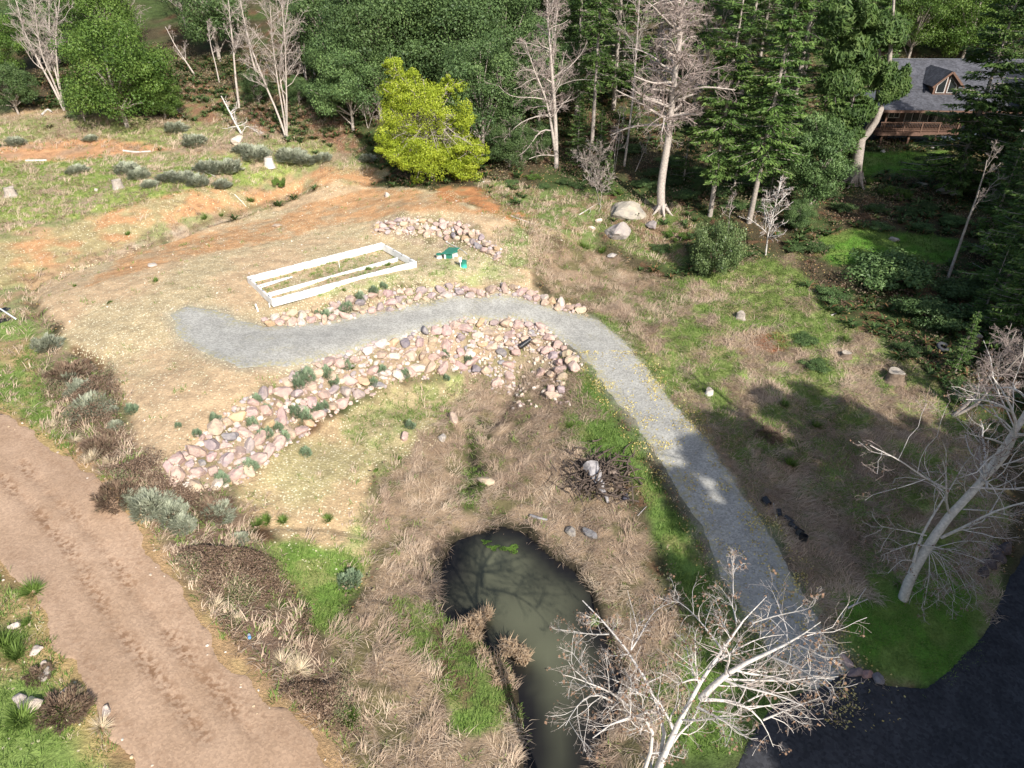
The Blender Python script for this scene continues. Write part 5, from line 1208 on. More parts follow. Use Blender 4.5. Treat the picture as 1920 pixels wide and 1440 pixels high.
for a in [
 (SG,0,90,652,.95,'rounded pale grey-green shrub alone on the grass at the left'),
 (SG,1,168,772,1.15,'largest silvery shrub of the hedge by the drain'),
 (SG,2,150,735,.8,'grey shrub with a brownish top behind the largest silvery one'),
 (SG,2,132,712,.65,'grey-green shrub in the bramble below the lone rounded one'),
 (SG,0,208,775,.5,'small grey shrub on the right flank of the largest silvery one'),
 (SG,1,215,800,.45,'small grey shrub below the right flank of the largest silvery one'),
 (SG,1,285,952,1.0,'yellowish grey shrub left of the wall foot, in the hedge'),
 (SG,0,322,968,.85,'grey-green shrub in the middle of the hedge below the lower wall'),
 (SG,2,345,990,.7,'pale shrub in front of the middle of the hedge'),
 (SG,2,408,968,.85,'silvery round shrub at the right end of the hedge'),
 (SG,0,250,940,.6,'olive grey shrub at the left end of the lower hedge'),
 (SG,1,448,1012,.45,'small pale shrub beside the ditch below the silvery round one'),
 (SG,1,145,322,1.0,'grey shrub on the terrace between the two stumps'),
 (SG,0,238,322,1.2,'grey-green shrub left of the shrub band on the terrace'),
 (SG,2,262,332,1.1,'grey-green shrub second in the terrace band'),
 (SG,1,282,348,.8,'low grey shrub at the front of the terrace band'),
 (SG,1,318,335,1.1,'grey shrub third in the terrace band'),
 (SG,0,345,338,1.1,'grey shrub fourth in the terrace band'),
 (SG,2,372,345,1.1,'grey shrub fifth in the terrace band'),
 (SG,1,395,318,1.4,'large grey-green shrub over the middle of the terrace band'),
 (SG,0,425,320,1.5,'largest grey-green shrub of the terrace band'),
 (SG,2,415,350,.9,'low grey shrub in front of the largest in the terrace band'),
 (SG,0,480,295,1.5,'wide grey shrub below the bleached dead tree'),
 (SG,1,455,282,1.0,'grey shrub touching the white boulder on the slope'),
 (SG,1,545,298,1.6,'wide silvery shrub below the multi-trunk tree'),
 (SG,2,575,305,1.1,'grey shrub right of the wide silvery one'),
 (SG,0,605,300,1.0,'grey shrub at the right end of the slope shrubs'),
 (SG,0,330,245,1.3,'grey-green shrub at the foot of the reddish slope'),
 (SG,2,365,270,1.4,'grey-green shrub on the terrace edge under the reddish slope'),
 (SG,1,170,262,.8,'small grey shrub above the orange scarp'),
 (SG,0,30,270,1.0,'grey shrub at the left edge above the orange scarp'),
 (SG,1,690,300,.9,'grey shrub left of the yellow-green tree foot'),
 (SG,1,625,215,1.0,'grey shrub on the reddish slope right of the round bushes'),
 ]: sh(a[0], a[1], a[2], a[3], a[4]*(1.1 if a[3] < 400 else 1), 'grey_shrub', a[5], group=G1n, hs=.68 if a[3] < 400 else .9)
# upright blue-green seedling shrubs in and around the rock walls
SP = [(248,772,.42),(405,790,.38),(370,815,.3),(482,752,.38),(575,715,.62),(560,726,.5),(612,705,.55),(625,720,.45),(557,715,.4),(648,690,.42),(556,778,.55),(572,785,.5),(595,772,.5),(608,765,.38),
      (500,768,.3),(472,798,.38),(520,805,.4),(533,825,.4),(500,818,.42),(490,822,.35),(448,888,.36),(470,880,.5),(416,905,.5),(838,712,.3),(834,668,.42),(880,680,.45),(716,700,.5),(760,705,.45),(700,722,.4),
      (574,852,.42),(770,802,.38),(652,582,.5),(612,596,.42),(700,548,.42),(676,562,.42),(640,585,.35),(596,590,.3),(720,540,.35),(660,1090,.55),(650,1095,.5),(335,800,.22)]
SP.sort()
for i, (u, v_, r_) in enumerate(SP):
    sh(SB, i % 2, u, v_, r_*.82, 'seedling_shrub', f"{ordn(i)} from the left of the upright blue-green seedling shrubs around the rock walls", group='blue-green seedling shrubs', hs=1.25)
for a in [
 ([SH],0,1338,508,1.95,'holly_bush','dense glossy round bush standing alone at the meadow top','bush',1.9),
 (SD_,1,1675,370,1.25,'round_bush','bright round bush right of the hooked cedar trunk','bush',.9),
 (SD_,1,1622,345,.9,'round_bush','small bright bush touching the hooked cedar trunk','bush',1.1),
 (SD_,0,1555,375,1.0,'round_bush','dark bush between the egg-shaped tree and the cedar','bush',1.0),
 (SD_,1,525,350,.75,'round_bush','single dark green bush at the right end of the terrace','bush',1.5),
 (SD_,0,1665,530,3.2,'spreading_bush','wide dark spreading bush in deep shade below the lawn patch','bush',.7),
 (SD_,0,1740,600,2.4,'spreading_bush','dark spreading bush right of the wide dark one','bush',.7),
 (SD_,0,1560,560,1.4,'spreading_bush','dark low bush at the left tip of the deep shade','bush',.6),
 (SD_,0,1800,560,2.0,'spreading_bush','dark bush under the right edge conifer','bush',.8),
 (SD_,0,1700,660,1.0,'spreading_bush','green bush in the shade left of the old tyre','bush',.7),
 (SD_,0,1810,745,1.3,'spreading_bush','dark green bush left of the pinkish bare tree','bush',.7),
 (SD_,0,1510,640,.9,'spreading_bush','low dark bush among dry grass at the meadow edge','bush',.5),
 (SD_,0,1530,690,.9,'spreading_bush','dark clump of brush below the low dark bush','bush',.6),
 (SD_,1,1265,445,1.0,'spreading_bush','dark green bush below the tall snag','bush',.6),
 (SD_,0,1240,470,.9,'spreading_bush','dark shrub left of the round glossy bush','bush',.6),
 (SD_,0,1720,300,.35,'small_bush','left one of two tiny dark bushes on the house lawn','bush',1.0),
 (SD_,0,1738,308,.4,'small_bush','right one of two tiny dark bushes on the house lawn','bush',1.0),
 ([SBR],0,130,705,1.4,'bramble_bush','dark purplish bramble behind the lone rounded grey shrub','bush',.7),
 ([SBR],0,225,930,1.2,'bramble_bush','purplish bramble at the left end of the lower hedge','bush',.8),
 ([SBR],0,392,962,1.1,'bramble_bush','dark bramble just below the foot of the lower rock wall','bush',.7),
 ([SBR],0,118,1335,.9,'bramble_bush','purplish twiggy mound at the lower left beside the dirt road','bush',.8),
 ([SBR],0,72,1268,.5,'bramble_bush','small purplish twig clump among the pale stones at the lower left','bush',.8),
 ([SBR],0,190,840,1.0,'bramble_bush','dark bramble between the two groups of silvery shrubs','bush',.7),
 ([SBR],0,1440,815,.9,'bramble_bush','blue-grey bramble mound in the meadow right of the driveway','bush',.5),
 ]: sh(a[0], a[1], a[2], a[3], a[4], a[5], a[6], a[7], None, a[8])
for j, (u, v_, r_, k_) in enumerate(sorted([(1060,345,.7,0),(1085,352,.8,0),(1020,352,.6,0),(1150,362,.7,1),(1205,350,1.0,0),(1225,330,1.1,0),(1262,345,1.0,0),(1285,372,1.1,0),(1310,330,1.2,0),(1350,365,1.2,0),(1375,392,1.1,0),(1425,395,1.2,0),(1450,365,1.3,0),
   (1390,345,1.2,0),(1470,335,1.4,0),(1560,330,1.3,0),(1580,395,1.0,0),(1640,395,.9,0),(1700,400,.9,0),(1740,395,1.0,0),(1790,420,1.1,0),(1530,470,1.0,0),(1490,470,.8,0),(1650,430,.9,0),(1725,430,.9,0),(1260,310,1.3,0),(1340,300,1.4,0),(1420,310,1.4,0),(1180,285,1.2,0),(960,345,.6,0),(1000,335,.7,1)])):
    sh(SD_, k_, u, v_, r_*1.15, 'understorey_bush', f"{ordn(j)} from the left of the dark low bushes on the shaded forest floor", 'bush', 'dark bushes on the forest floor', .62)
# straw tufts and reeds: single, pale clumps
def tuft(seed, nb=150, L=.75, w=.035, lean=(.15, 1.1), mat=None, rl=(.55, 1), droop=.35):
    rg = np.random.default_rng(seed); az = rg.random(nb)*6.28; ln = lean[0]+(lean[1]-lean[0])*rg.random(nb); r = .12*np.sqrt(rg.random(nb))
    V, F, A = blades_local(np.stack([np.cos(az)*r, np.sin(az)*r, 0*r-.03], 1), az+rg.normal(size=nb)*.4, ln, L*(.5+.7*rg.random(nb)), w*np.ones(nb), rl[0]+(rl[1]-rl[0])*rg.random(nb), rg)
    return mesh_np('tuft', V, F, {'rnd': A}, True, [mat or M_dry])
M_straw = leafmat('straw', [(.40,.32,.21),(.58,.48,.33),(.74,.64,.47)], .2, .8, objvar=.06)
TF = [tuft(301, 190, .7, .022, mat=M_straw, rl=(.0,.9)), tuft(302, 220, .75, .022, mat=M_straw, rl=(.0,.9), lean=(.5,1.4)), tuft(303, 220, .38, .018, (.1,1.0), M_green, (.0,.7)), tuft(304, 320, .48, .02, (.2,1.3), M_green, (0,.7))]
def tf(i, px, py, s, name, label, cat, group):
    b0 = G1(px, py); o = link(name, TF[i]); s *= .68 if name == 'straw_tuft' else 1; o.location = b0; o.rotation_euler = (rng.normal()*.35, rng.normal()*.35, rng.random()*6.28); o.scale = (s*(.8+.5*rng.random()), s*(.8+.4*rng.random()), s*.9); o['label'] = label; o['category'] = cat; o['group'] = group; return o
tf_l = [(0,82,705,.8),(0,95,762,.85),(1,98,800,.9),(1,140,828,1.0),(0,172,862,1.2),(1,208,868,1.1),(0,405,1138,1.1),(0,445,1165,1.0),(1,530,1243,1.3),(1,560,1258,1.2),(1,545,1262,1.2),(0,190,1365,1.0),(0,165,868,.9)]
tf_l.sort(key=lambda q: q[2])
for j, (i, u, v_, s) in enumerate(tf_l): tf(i, u, v_, s, 'straw_tuft', f"{ordn(j)} from the top of the pale straw tufts along the hedge beside the dirt road", 'grass tuft', 'pale straw tufts')
gl = [(2,614,975,.9),(2,706,884,.7),(3,500,980,1.0),(3,530,978,.9),(3,480,985,.9),(2,748,862,.7),(3,30,1230,1.3),(3,10,1210,1.5),(3,60,1110,1.1),(2,50,1170,.9),(3,40,1350,1.4),(3,660,690,.8),(3,1095,465,1.3),(3,1130,472,1.3),(3,1070,800,.8),(2,415,405,1.0),(3,385,410,1.2),(3,470,378,1.2),(2,240,440,1.0),
      (2,140,537,.6),(2,204,568,.8),(2,292,527,.8),(3,655,1350,1.2),(3,620,590,.7),(2,700,500,.9),(2,690,506,.8),(2,728,498,.9),(2,645,545,.6),(3,1585,640,1.2),(3,1470,760,1.0),(3,1530,800,1.1),(3,1480,870,1.3)]
gl.sort(key=lambda q: q[1])
for j, (i, u, v_, s) in enumerate(gl): tf(i, u, v_, s, 'grass_tuft', f"{ordn(j)} green grass tuft from the left among those standing out alone", 'grass tuft', 'separate green grass tufts')
# reed clumps at the pond
def reed(seed, nb=90):
    rg = np.random.default_rng(seed); r = .42*np.sqrt(rg.random(nb)); a = rg.random(nb)*6.28; az = rg.random(nb)*6.28
    V, F, A = blades_local(np.stack([np.cos(a)*r, np.sin(a)*r*1.2, 0*r], 1), az, .25+.5*rg.random(nb), 1.15*(.5+.7*rg.random(nb)), .075*np.ones(nb), .35+.6*rg.random(nb), rg)
    V2, F2, A2 = blades_local(np.stack([np.cos(a)*r, np.sin(a)*r*1.2, .35+.5*rg.random(nb)], 1), az+1, 1.3+.5*rg.random(nb), .55*np.ones(nb), .07*np.ones(nb), .35+.6*rg.random(nb), rg)
    V, F, A = combine([(V, F, A), (V2, F2, A2)]); return mesh_np('reed', V, F, {'rnd': A}, True, [M_straw2])
M_straw2 = leafmat('dead_reed', [(.20,.13,.08),(.38,.27,.17),(.56,.43,.29)], .2, .8, objvar=.05)
RD = [reed(1), reed(2)]
def onwater(u, v_, dz=.0): p = PZ(u, v_, PONDZ+dz); return p
for j, (u, v_, s, lab) in enumerate([(890,1178,1.0,'tall clump of bent tan reeds at the left bank of the pond'),(912,1158,.75,'tan reed clump leaning out over the middle of the pond'),(893,1202,.7,'small tan reed clump below the tall bent one'),(955,1222,.9,'tan reed clump where the pond narrows, left part'),
        (978,1238,.9,'tan reed clump where the pond narrows, right part'),(928,1255,.85,'tan reeds on the bank corner below the narrowing'),(940,1285,.9,'tan reeds along the lower left bank of the pond'),(905,1235,.7,'short tan reeds between the bank and the narrowing')]):
    o = link('reed_clump', RD[j % 2]); o.location = onwater(u, v_); o.rotation_euler = (0,0,rng.random()*6.28); o.scale = (s*.75,)*3; o['label'] = lab; o['category'] = 'reeds'; o['group'] = 'tan reeds in the pond'
def waterweed(seed):
    rg = np.random.default_rng(seed); n_ = 420; a = rg.random(n_)*6.28; r = np.sqrt(rg.random(n_)); lob = .65+.35*np.sin(a*3+seed)
    V, F, A = leaf_quads(np.stack([np.cos(a)*r*lob*.8, np.sin(a)*r*lob*.5, .02+.05*rg.random(n_)], 1), .11, rg.random(n_), np.tile([0,0,1.5], (n_,1)), .6, rg)
    return mesh_np('weed', V, F, {'rnd': A}, False, [M_weed])
M_weed = leafmat('water_weed', [(.08,.16,.02),(.15,.27,.04),(.24,.36,.08)], .3, .6)
for j, (u, v_, s, lab) in enumerate([(958,1030,.75,'bright green water plant patch at the top of the pond, right one'),(925,1027,.5,'bright green water plant patch at the top of the pond, left one'),(911,1016,.4,'thin green water plant patch nearest the inlet of the pond'),(1120,1165,.75,'green water plant patch against the right bank behind the white branches')]):
    o = link('water_plant', waterweed(j+5)); o.location = onwater(u, v_, .01); o.scale = (s,)*3; o['label'] = lab; o['category'] = 'water plant'; o['group'] = 'green water plants'

# ------------------------------------------------------------------ loose boulders, stumps, logs
GREYR = (.40,.37,.335)
def lb(u, v_, r_, cn, lab, sq=1, sx=1, mi=None, rz=None):
    b0 = G1(u, v_); o = put_boulder(b0[0], b0[1], b0[2], r_, cn, lab, None, sq, mi); o.scale = (o.scale[0]*sx, o.scale[1], o.scale[2]); o.rotation_euler = (0, .1, rz if rz is not None else rng.random()*6); return o
lb(1176,402,1.3,(.37,.34,.31),'largest pale grey boulder below the bare bush, left of the tall snag',.9,1.35,1,.5)
lb(1158,442,1.08,(.39,.365,.335),'pale grey boulder just below the largest one',1.0,.9,2)
lb(1221,425,.62,(.34,.31,.29),'grey boulder at the foot of the tall snag',.9,.9,3)
lb(1122,416,.28,'cream','upper one of two small white stones left of the grey boulders')
lb(1110,429,.26,'cream','lower one of two small white stones left of the grey boulders')
lb(1147,481,.42,(.44,.41,.37),'flat white stone in the grass below the grey boulders',.6,1.4)
lb(850,790,.42,'tan','large tan boulder alone in the lower meadow beside dry grass',1,1.1)
lb(758,822,.32,'pink','pinkish stone in dry grass left of the large tan boulder')
lb(830,823,.36,GREYR,'broken grey rock right of the pinkish stone')
lb(446,268,.75,'cream','white boulder on the slope at the foot of the bleached dead tree')
lb(726,368,.30,'cream','white stone standing upright on the orange soil above the pad',1.6,.7)
lb(286,498,.35,'cream','flat cream rock half buried on the left of the pad',.3,1.6)
lb(520,425,.40,'tan','round tan rock on the orange soil above the white frame',.5)
lb(38,1312,.25,GREYR,'small grey rock at the left edge below the dirt road bank')
lb(58,1325,.36,'cream','larger pale rock right of the small grey one at the lower left')
lb(200,1335,.20,'cream','pale stone on the dirt road edge at the bottom')
lb(86,1265,.25,GREYR,'dark grey rock under the purplish twigs at the lower left')
lb(84,1246,.18,'cream','upper pale stone in the row left of the dirt road')
lb(68,1221,.20,'cream','middle pale stone in the row left of the dirt road')
lb(27,1176,.18,'cream','topmost pale stone beside the green tuft at the left edge')
lb(128,1300,.24,GREYR,'grey stone between the purplish twigs and the road edge')
lb(1587,1243,.26,'pink','first reddish rock of the row where driveway and asphalt meet')
lb(1604,1263,.26,(.22,.17,.16),'second rock, dark brownish, of the row where driveway and asphalt meet',1,1.2)
lb(1624,1266,.24,(.35,.23,.19),'third reddish rock of the row where driveway and asphalt meet')
lb(1645,1275,.25,'slate-grey','last dark rock of the row where driveway and asphalt meet')
for u, v_, s, w_ in [(1868,1042,.5,'topmost'),(1885,1030,.4,'rightmost'),(1852,1058,.38,'middle'),(1842,1075,.34,'lowest')]: lb(u, v_, s, (.11,.09,.085), f'{w_} dark brown rock on the bank above the asphalt road')
lb(1655,285,.3,GREYR,'grey rock at the left porch post'); lb(1728,350,.5,GREYR,'grey rock in the brush below the house lawn'); lb(1765,362,.5,GREYR,'pale grey rock beside the trunk of the porch conifer',1,1.2); lb(1790,366,.4,GREYR,'grey rock right of the porch conifer trunk')
lb(1676,451,.35,GREYR,'small grey rock at the top of the shaded lawn patch'); lb(630,588,.3,'cream','white stone in front of the seedlings by the middle wall')
lb(1070,998,.28,(.30,.28,.25),'brownish rock in dry grass above the right pond bank'); lb(1105,1003,.36,(.22,.22,.23),'dark slate rock in dry grass right of the brownish one')
lb(912,905,.42,'tan','buff rock beside the creek above the pond',.7,1.3)
lb(12,360,.15,'cream','tiny pale stone beside the left stump'); lb(181,358,.28,'cream','white stone left of the terrace stump')
def stump(u, v_, r_, h, lab, bark=None, hollow=False):
    b0 = G1(u, v_); t = thing('tree_stump', lab, 'stump', b0, rng.random()*6); n_ = 14
    m = MB(); a = np.arange(n_)/n_*6.283; V = []; rr2 = 1+.12*np.sin(a*3+u)+.06*np.sin(a*7)
    for zz, k_ in ((-.2,1.45),(0,1.3),(.15*h,1.1),(h*.6,1.0),(h,.96)): V.append(np.stack([np.cos(a)*r_*k_*rr2, np.sin(a)*r_*k_*rr2, np.full(n_, zz)+(.04*np.sin(a*2) if zz == h else 0)], 1))
    V = np.vstack(V); F = []
    for k_ in range(4):
        for i in range(n_): j = (i+1) % n_; F.append((k_*n_+i, k_*n_+j, (k_+1)*n_+j, (k_+1)*n_+i))
    m.add(V, F); m.build('bark', bark or M_greybark, t, True)
    m = MB(); top = V[-n_:]*np.array([1,1,1]); cc_ = top.mean(0)
    V2 = np.vstack([top*np.array([.99,.99,1])+[0,0,.004], cc_[None]+[0,0,.02]]); m.add(V2, [(i, (i+1) % n_, n_) for i in range(n_)]); m.build('cut_top', M_cut, t)
    return t
M_cut = simple('cut_wood', (.42,.36,.29), .8, .2, 8, .2); M_greywood = simple('weathered_wood', (.30,.28,.275), .85, .3, 5, .6)
stump(22,366,.42,.7,'weathered grey stump at the far left edge of the terrace',M_greybark)
stump(221,352,.42,.7,'grey stump with a pale cut top in the middle of the terrace',M_greybark)
stump(506,310,.42,.8,'jagged pale stump at the right end of the terrace shrubs',M_palebark)
stump(1388,597,.30,.45,'grey round stump in the bright meadow below the holly bush',M_greybark)
stump(1329,740,.22,.4,'small pale stump beside the driveway edge of the meadow',M_palebark)
stump(1676,712,.5,.6,'dark brown stump in half shade at the right of the meadow',M_brownbark)
stump(1824,655,.30,1.0,'tall thin brown stump in the shade near the old tyre',M_brownbark)
stump(1586,668,.3,.3,'low dark stump at the edge of the shaded brush',M_brownbark)
def log(pts, r0, r1, lab, mat=None, name='log', cat='log', forks=()):
    t = Tubes(); P = np.array([G1(*q)+np.array([0,0,r0*.6]) for q in pts]); P, r_ = rsm(P, 10, (r0, r1)); c_ = P.mean(0); t.add((P-c_)[None], r_[None], 7)
    for f in forks:
        Q = np.array([G1(*q)+np.array([0,0,r0*.6+.25*i]) for i, q in enumerate(f)]); Q, r2 = rsm(Q, 7, (r0*.5, r1*.4)); t.add((Q-c_)[None], r2[None], 5)
    o = link(name, t.mesh(name, mat or M_palebark), None, c_); o['label'] = lab; o['category'] = cat; return o
log([(48,303),(88,302)], .12, .1, 'bleached straight log lying below the orange scarp')
log([(232,284),(255,287),(283,285)], .12, .08, 'bleached bent log right of the straight one on the terrace')
log([(380,320),(404,332)], .07, .05, 'thin pale stick lying on the largest terrace shrubs','' or M_palebark)
log([(78,218),(90,205),(98,212)], .13, .09, 'pale fallen branch at the foot of the fan of grey trunks')
log([(320,195),(335,210),(345,222)], .16, .1, 'brown fallen log under the right side of the big green tree', M_greybark)
log([(1588,1142),(1605,1133),(1627,1124)], .05, .02, 'white fallen branch on the grass left of the leaning alder', M_palebark, 'fallen_branch', 'branch', [[(1605,1133),(1612,1122),(1618,1118)]])
log([(1578,1160),(1580,1150)], .03, .02, 'short white stick left of the white fallen branch', M_palebark, 'fallen_branch', 'branch')
log([(995,968),(1010,973),(1026,976)], .09, .06, 'grey log in dry grass above the right pond bank', M_greywood)
log([(1195,968),(1212,950)], .03, .015, 'short grey stick at the green verge below the stump pile', M_greywood, 'fallen_branch', 'branch')
log([(1085,404),(1100,395),(1120,382)], .06, .03, 'crooked pale branch lying left of the grey boulders', M_palebark, 'fallen_branch', 'branch', [[(1120,382),(1128,390),(1122,408)],[(1105,392),(1108,402),(1103,412)]])
log([(905,342),(920,341)], .07, .05, 'short pale branch right of the yellow-green tree foot', M_palebark, 'fallen_branch', 'branch')
log([(958,405),(975,412),(1000,420)], .05, .03, 'thin pale branch on the bank above the upper wall', M_palebark, 'fallen_branch', 'branch')
log([(440,365),(455,380),(462,388)], .05, .03, 'pale stick leaning over the ditch top', M_palebark, 'fallen_branch', 'branch')
log([(838,455),(868,470),(876,478)], .05, .04, 'pale weathered stick along the foot of the upper wall', M_palebark, 'fallen_branch', 'branch')
log([(992,545),(1010,556)], .06, .05, 'pale split plank end at the thin end of the middle wall', M_palebark, 'fallen_branch', 'branch')
log([(1558,592),(1575,585)], .05, .03, 'pale stick at the edge of the shaded brush', M_palebark, 'fallen_branch', 'branch')
log([(1410,905),(1420,907)], .025, .02, 'tiny white stick above the black pots', M_palebark, 'fallen_branch', 'branch')
log([(1450,944),(1452,958),(1456,972)], .035, .02, 'white forked stick among the black pots', M_palebark, 'fallen_branch', 'branch')
# uprooted stump pile
b0 = G1(1122, 905); t = thing('uprooted_stump', 'grey splintered uprooted stump lying in dark roots beside the green verge', 'stump', b0)
def lp(u, v_, z): p = G1(u, v_); return p-b0+np.array([0,0,z])
m = MB(); ax = np.array([lp(1106,892,.75), lp(1115,905,.6), lp(1126,925,.35), lp(1140,945,.15)]); P, r_ = rsm(ax, 8, (.42,.07))
V, F, _ = tubes(P[None], r_[None], 10); V = V+.05*np.sin(V[:,[1,2,0]]*9); m.add(V, F); m.build('log', M_greywood, t)
tt = Tubes(); rg = np.random.default_rng(5)
for i in range(330):
    s_ = np.array([*(lp(1125, 898, 0)[:2]+rg.normal(size=2)*[.8,.85]), .1+.55*rg.random()]); d = unit(rg.normal(size=3)*[1,1,.3]); L_ = .35+.8*rg.random()
    P, r_ = rsm([s_, s_+d*L_*.5+rg.normal(size=3)*.1, s_+d*L_+rg.normal(size=3)*.15], 6, (.025+.05*rg.random(), .014)); tt.add(P[None], r_[None], 5)
o = link('roots', tt.mesh('roots', simple('dark_root', (.10,.075,.06), .95, .5, 4, .3)), t); o['kind'] = 'stuff'
m = MB(); V = np.array([v.co[:] for v in RM[3].vertices])*[.42,.36,.4]+lp(1103,890,.55); m.add(V, np.array([p.vertices[:] for p in RM[3].polygons])); m.build('root_ball', M_brownbark, t)
for i, (u, v_, r_) in enumerate([(1150,887,.34),(1135,880,.3),(1172,935,.26),(1128,900,.4),(1160,915,.3)]): lb(u, v_, r_, [(.30,.25,.22),(.10,.09,.09),(.08,.08,.1),(.12,.09,.07),(.16,.12,.1)][i], ['brown rock at the top of the uprooted stump pile','black rock behind the uprooted stump','small black rock at the right of the stump pile','dark earthy rock under the uprooted stump','dark rock in the middle of the stump pile'][i])

# ------------------------------------------------------------------ white frame on the pad
M_white = simple('white_board', (.76,.75,.72), .6, .14, 1.6, .2, spec=.4); M_slot = simple('dark_slot', (.12,.12,.14), .6, .1, 5, 0)
M_teal = simple('teal_plastic', (.05,.42,.34), .45, .1, 4, 0, spec=.5); M_dteal = simple('green_lid', (.03,.20,.14), .5, .12, 4, .1, spec=.5)
M_whitep = simple('white_plastic', (.82,.85,.85), .4, .04, 3, 0, spec=.5); M_black = simple('black_plastic', (.014,.015,.018), .45, .2, 6, .1, spec=.5)
HF = .42
cor = [PZ(u, v_, .42) for u, v_ in [(465,521),(715,457),(779,492),(511,563)]]
c0 = np.mean([p for p in cor], 0); c0[2] = float(H(c0[0], c0[1]))
t = thing('raised_bed_frame', 'long white board frame with slotted sides and an inner board, on the pad', 'garden frame', c0)
def board(m, a, b_, z0, z1, th):
    a = np.array(a[:2]); b_ = np.array(b_[:2]); d = b_-a; L_ = np.hypot(*d); m.box([*((a+b_)/2), (z0+z1)/2], (L_, th, z1-z0), math.atan2(d[1], d[0])); return m
names = ['back_board','right_board','front_board','left_board']
q = [p-c0 for p in cor]
for i in range(4):
    a, b_ = q[i].copy(), q[(i+1) % 4].copy(); d = unit(b_[:2]-a[:2])
    if i in (0, 2): a[:2] -= d*.06; b_[:2] += d*.06
    else: a[:2] += d*.065; b_[:2] -= d*.065
    m = MB(); board(m, a, b_, -.12, HF-.003*(i % 2), .12); o = m.build(names[i], M_white, t, bev=.012)
    n_ = 8 if i in (0, 2) else 4
    nrm_ = np.array([d[1], -d[0]])
    inward = -1 if np.dot(nrm_, -(a[:2]+b_[:2])/2) < 0 else 1
    for k_ in range(n_):
        f = (k_+.5)/n_; c_ = a[:2]*(1-f)+b_[:2]*f
        m = MB(); m.box([*c_, HF+.001], (.26, .07, .006), math.atan2(d[1], d[0]))
        if i in (0, 1): m.box([*(c_+nrm_*inward*.062), HF-.12], (.07, .008, .10), math.atan2(d[1], d[0]))
        m.build('slot', M_slot, o)
f1, f2 = .40, .62
A_ = q[0]*(1-.66)+q[3]*.66; B_ = q[1]*(1-.60)+q[2]*.60; d = unit(B_[:2]-A_[:2]); m = MB(); board(m, A_[:2]+d*.07, B_[:2]-d*.35, -.1, .2, .10); m.build('inner_board', M_white, t, bev=.01)
def plank(f0, f1_, x0, x1, lab, lift):
    A_ = q[0]*(1-f0)+q[3]*f0; B_ = q[0]*(1-f1_)+q[3]*f1_; dx = q[1]-q[0]; a = A_[:2]+dx[:2]*x0+c0[:2]; b_ = B_[:2]+dx[:2]*x1+c0[:2]; c_ = (a+b_)/2
    m = MB(); d_ = b_-a; m.box([0,0,0], (np.hypot(*d_), .13, .05), math.atan2(d_[1], d_[0])); o = m.build('white_plank', M_white); o.location = (*c_, float(H(*c_))+lift); o['label'] = lab; o['category'] = 'plank'
plank(.22,.20,.015,.24,'upper loose white plank lying inside the left end of the frame',.08); plank(.33,.24,.015,.26,'lower loose white plank lying inside the left end of the frame',.13)
# gravel bed inside the frame
def post(u, v_, h, r_, lab, name='white_post', mat=None, tilt=(0,0)):
    b0 = G1(u, v_); m = MB(); m.tube([(0,0,-.1),(0,0,h)], r_, 8); o = m.build(name, mat or M_whitep); o.location = b0; o.rotation_euler = (*tilt, 0); o['label'] = lab; o['category'] = 'post'; return o
post(484,584,.55,.05,'white marker post left of the near corner of the frame',tilt=(0,-.12)); post(506,576,.3,.035,'short white peg touching the near corner of the frame')
post(781,497,.3,.03,'short white peg at the right corner of the frame'); post(637,503,.7,.02,'thin pale stake inside the middle of the frame'); post(781,500,.2,.02,'second peg just below the right corner peg')
# septic risers
def riser(u, v_, r_, h, mat, lab):
    b0 = G1(u, v_); t = thing('tank_riser', lab, 'tank riser', b0, 0, 'tank risers beside the green box'); m = MB(); m.tube([(0,0,-.15),(0,0,h)], r_, 20); m.build('body', mat, t, True)
    m = MB(); m.tube([(0,0,h+.002),(0,0,h+.05)], r_*1.06, 20); m.tube([(0,0,h+.052),(0,0,h+.075)], r_*.7, 20); m.build('lid', M_dteal, t)
    return t
riser(823.5,484,.22,.30,M_whitep,'white riser with a green lid left of the green access box'); riser(853.5,480,.21,.34,M_whitep,'white riser with a green lid right of the green access box'); riser(869.5,500,.24,.42,M_teal,'turquoise riser with a green lid beside the small white control post')
b0 = G1(842, 483); t = thing('access_box', 'green tank access box with an overhanging flat lid between two white risers', 'access box', b0, R(-22))
m = MB(); m.box((0,.35,.16), (.55,1.15,.42)); m.build('body', M_dteal, t, bev=.02)
m = MB(); m.box((-.05,.35,.42), (.95,1.45,.06), M=Matrix.Rotation(R(-7), 3, 'Y')); m.build('lid', M_dteal, t, bev=.02)
m = MB(); m.box((-.2,-.28,.16), (.12,.06,.36)); m.build('bracket', M_whitep, t)
post(849.5,484.5,.36,.035,'thin white pipe on the front corner of the access box'); 
b0 = G1(863.5, 501); t = thing('control_post', 'small white control box on a thin post left of the turquoise riser', 'control post', b0); m = MB(); m.tube([(0,0,-.1),(0,0,.45)], .025, 8); m.build('post', M_whitep, t); m = MB(); m.box((0,-.02,.60), (.2,.13,.36)); m.build('box', M_whitep, t, bev=.015)
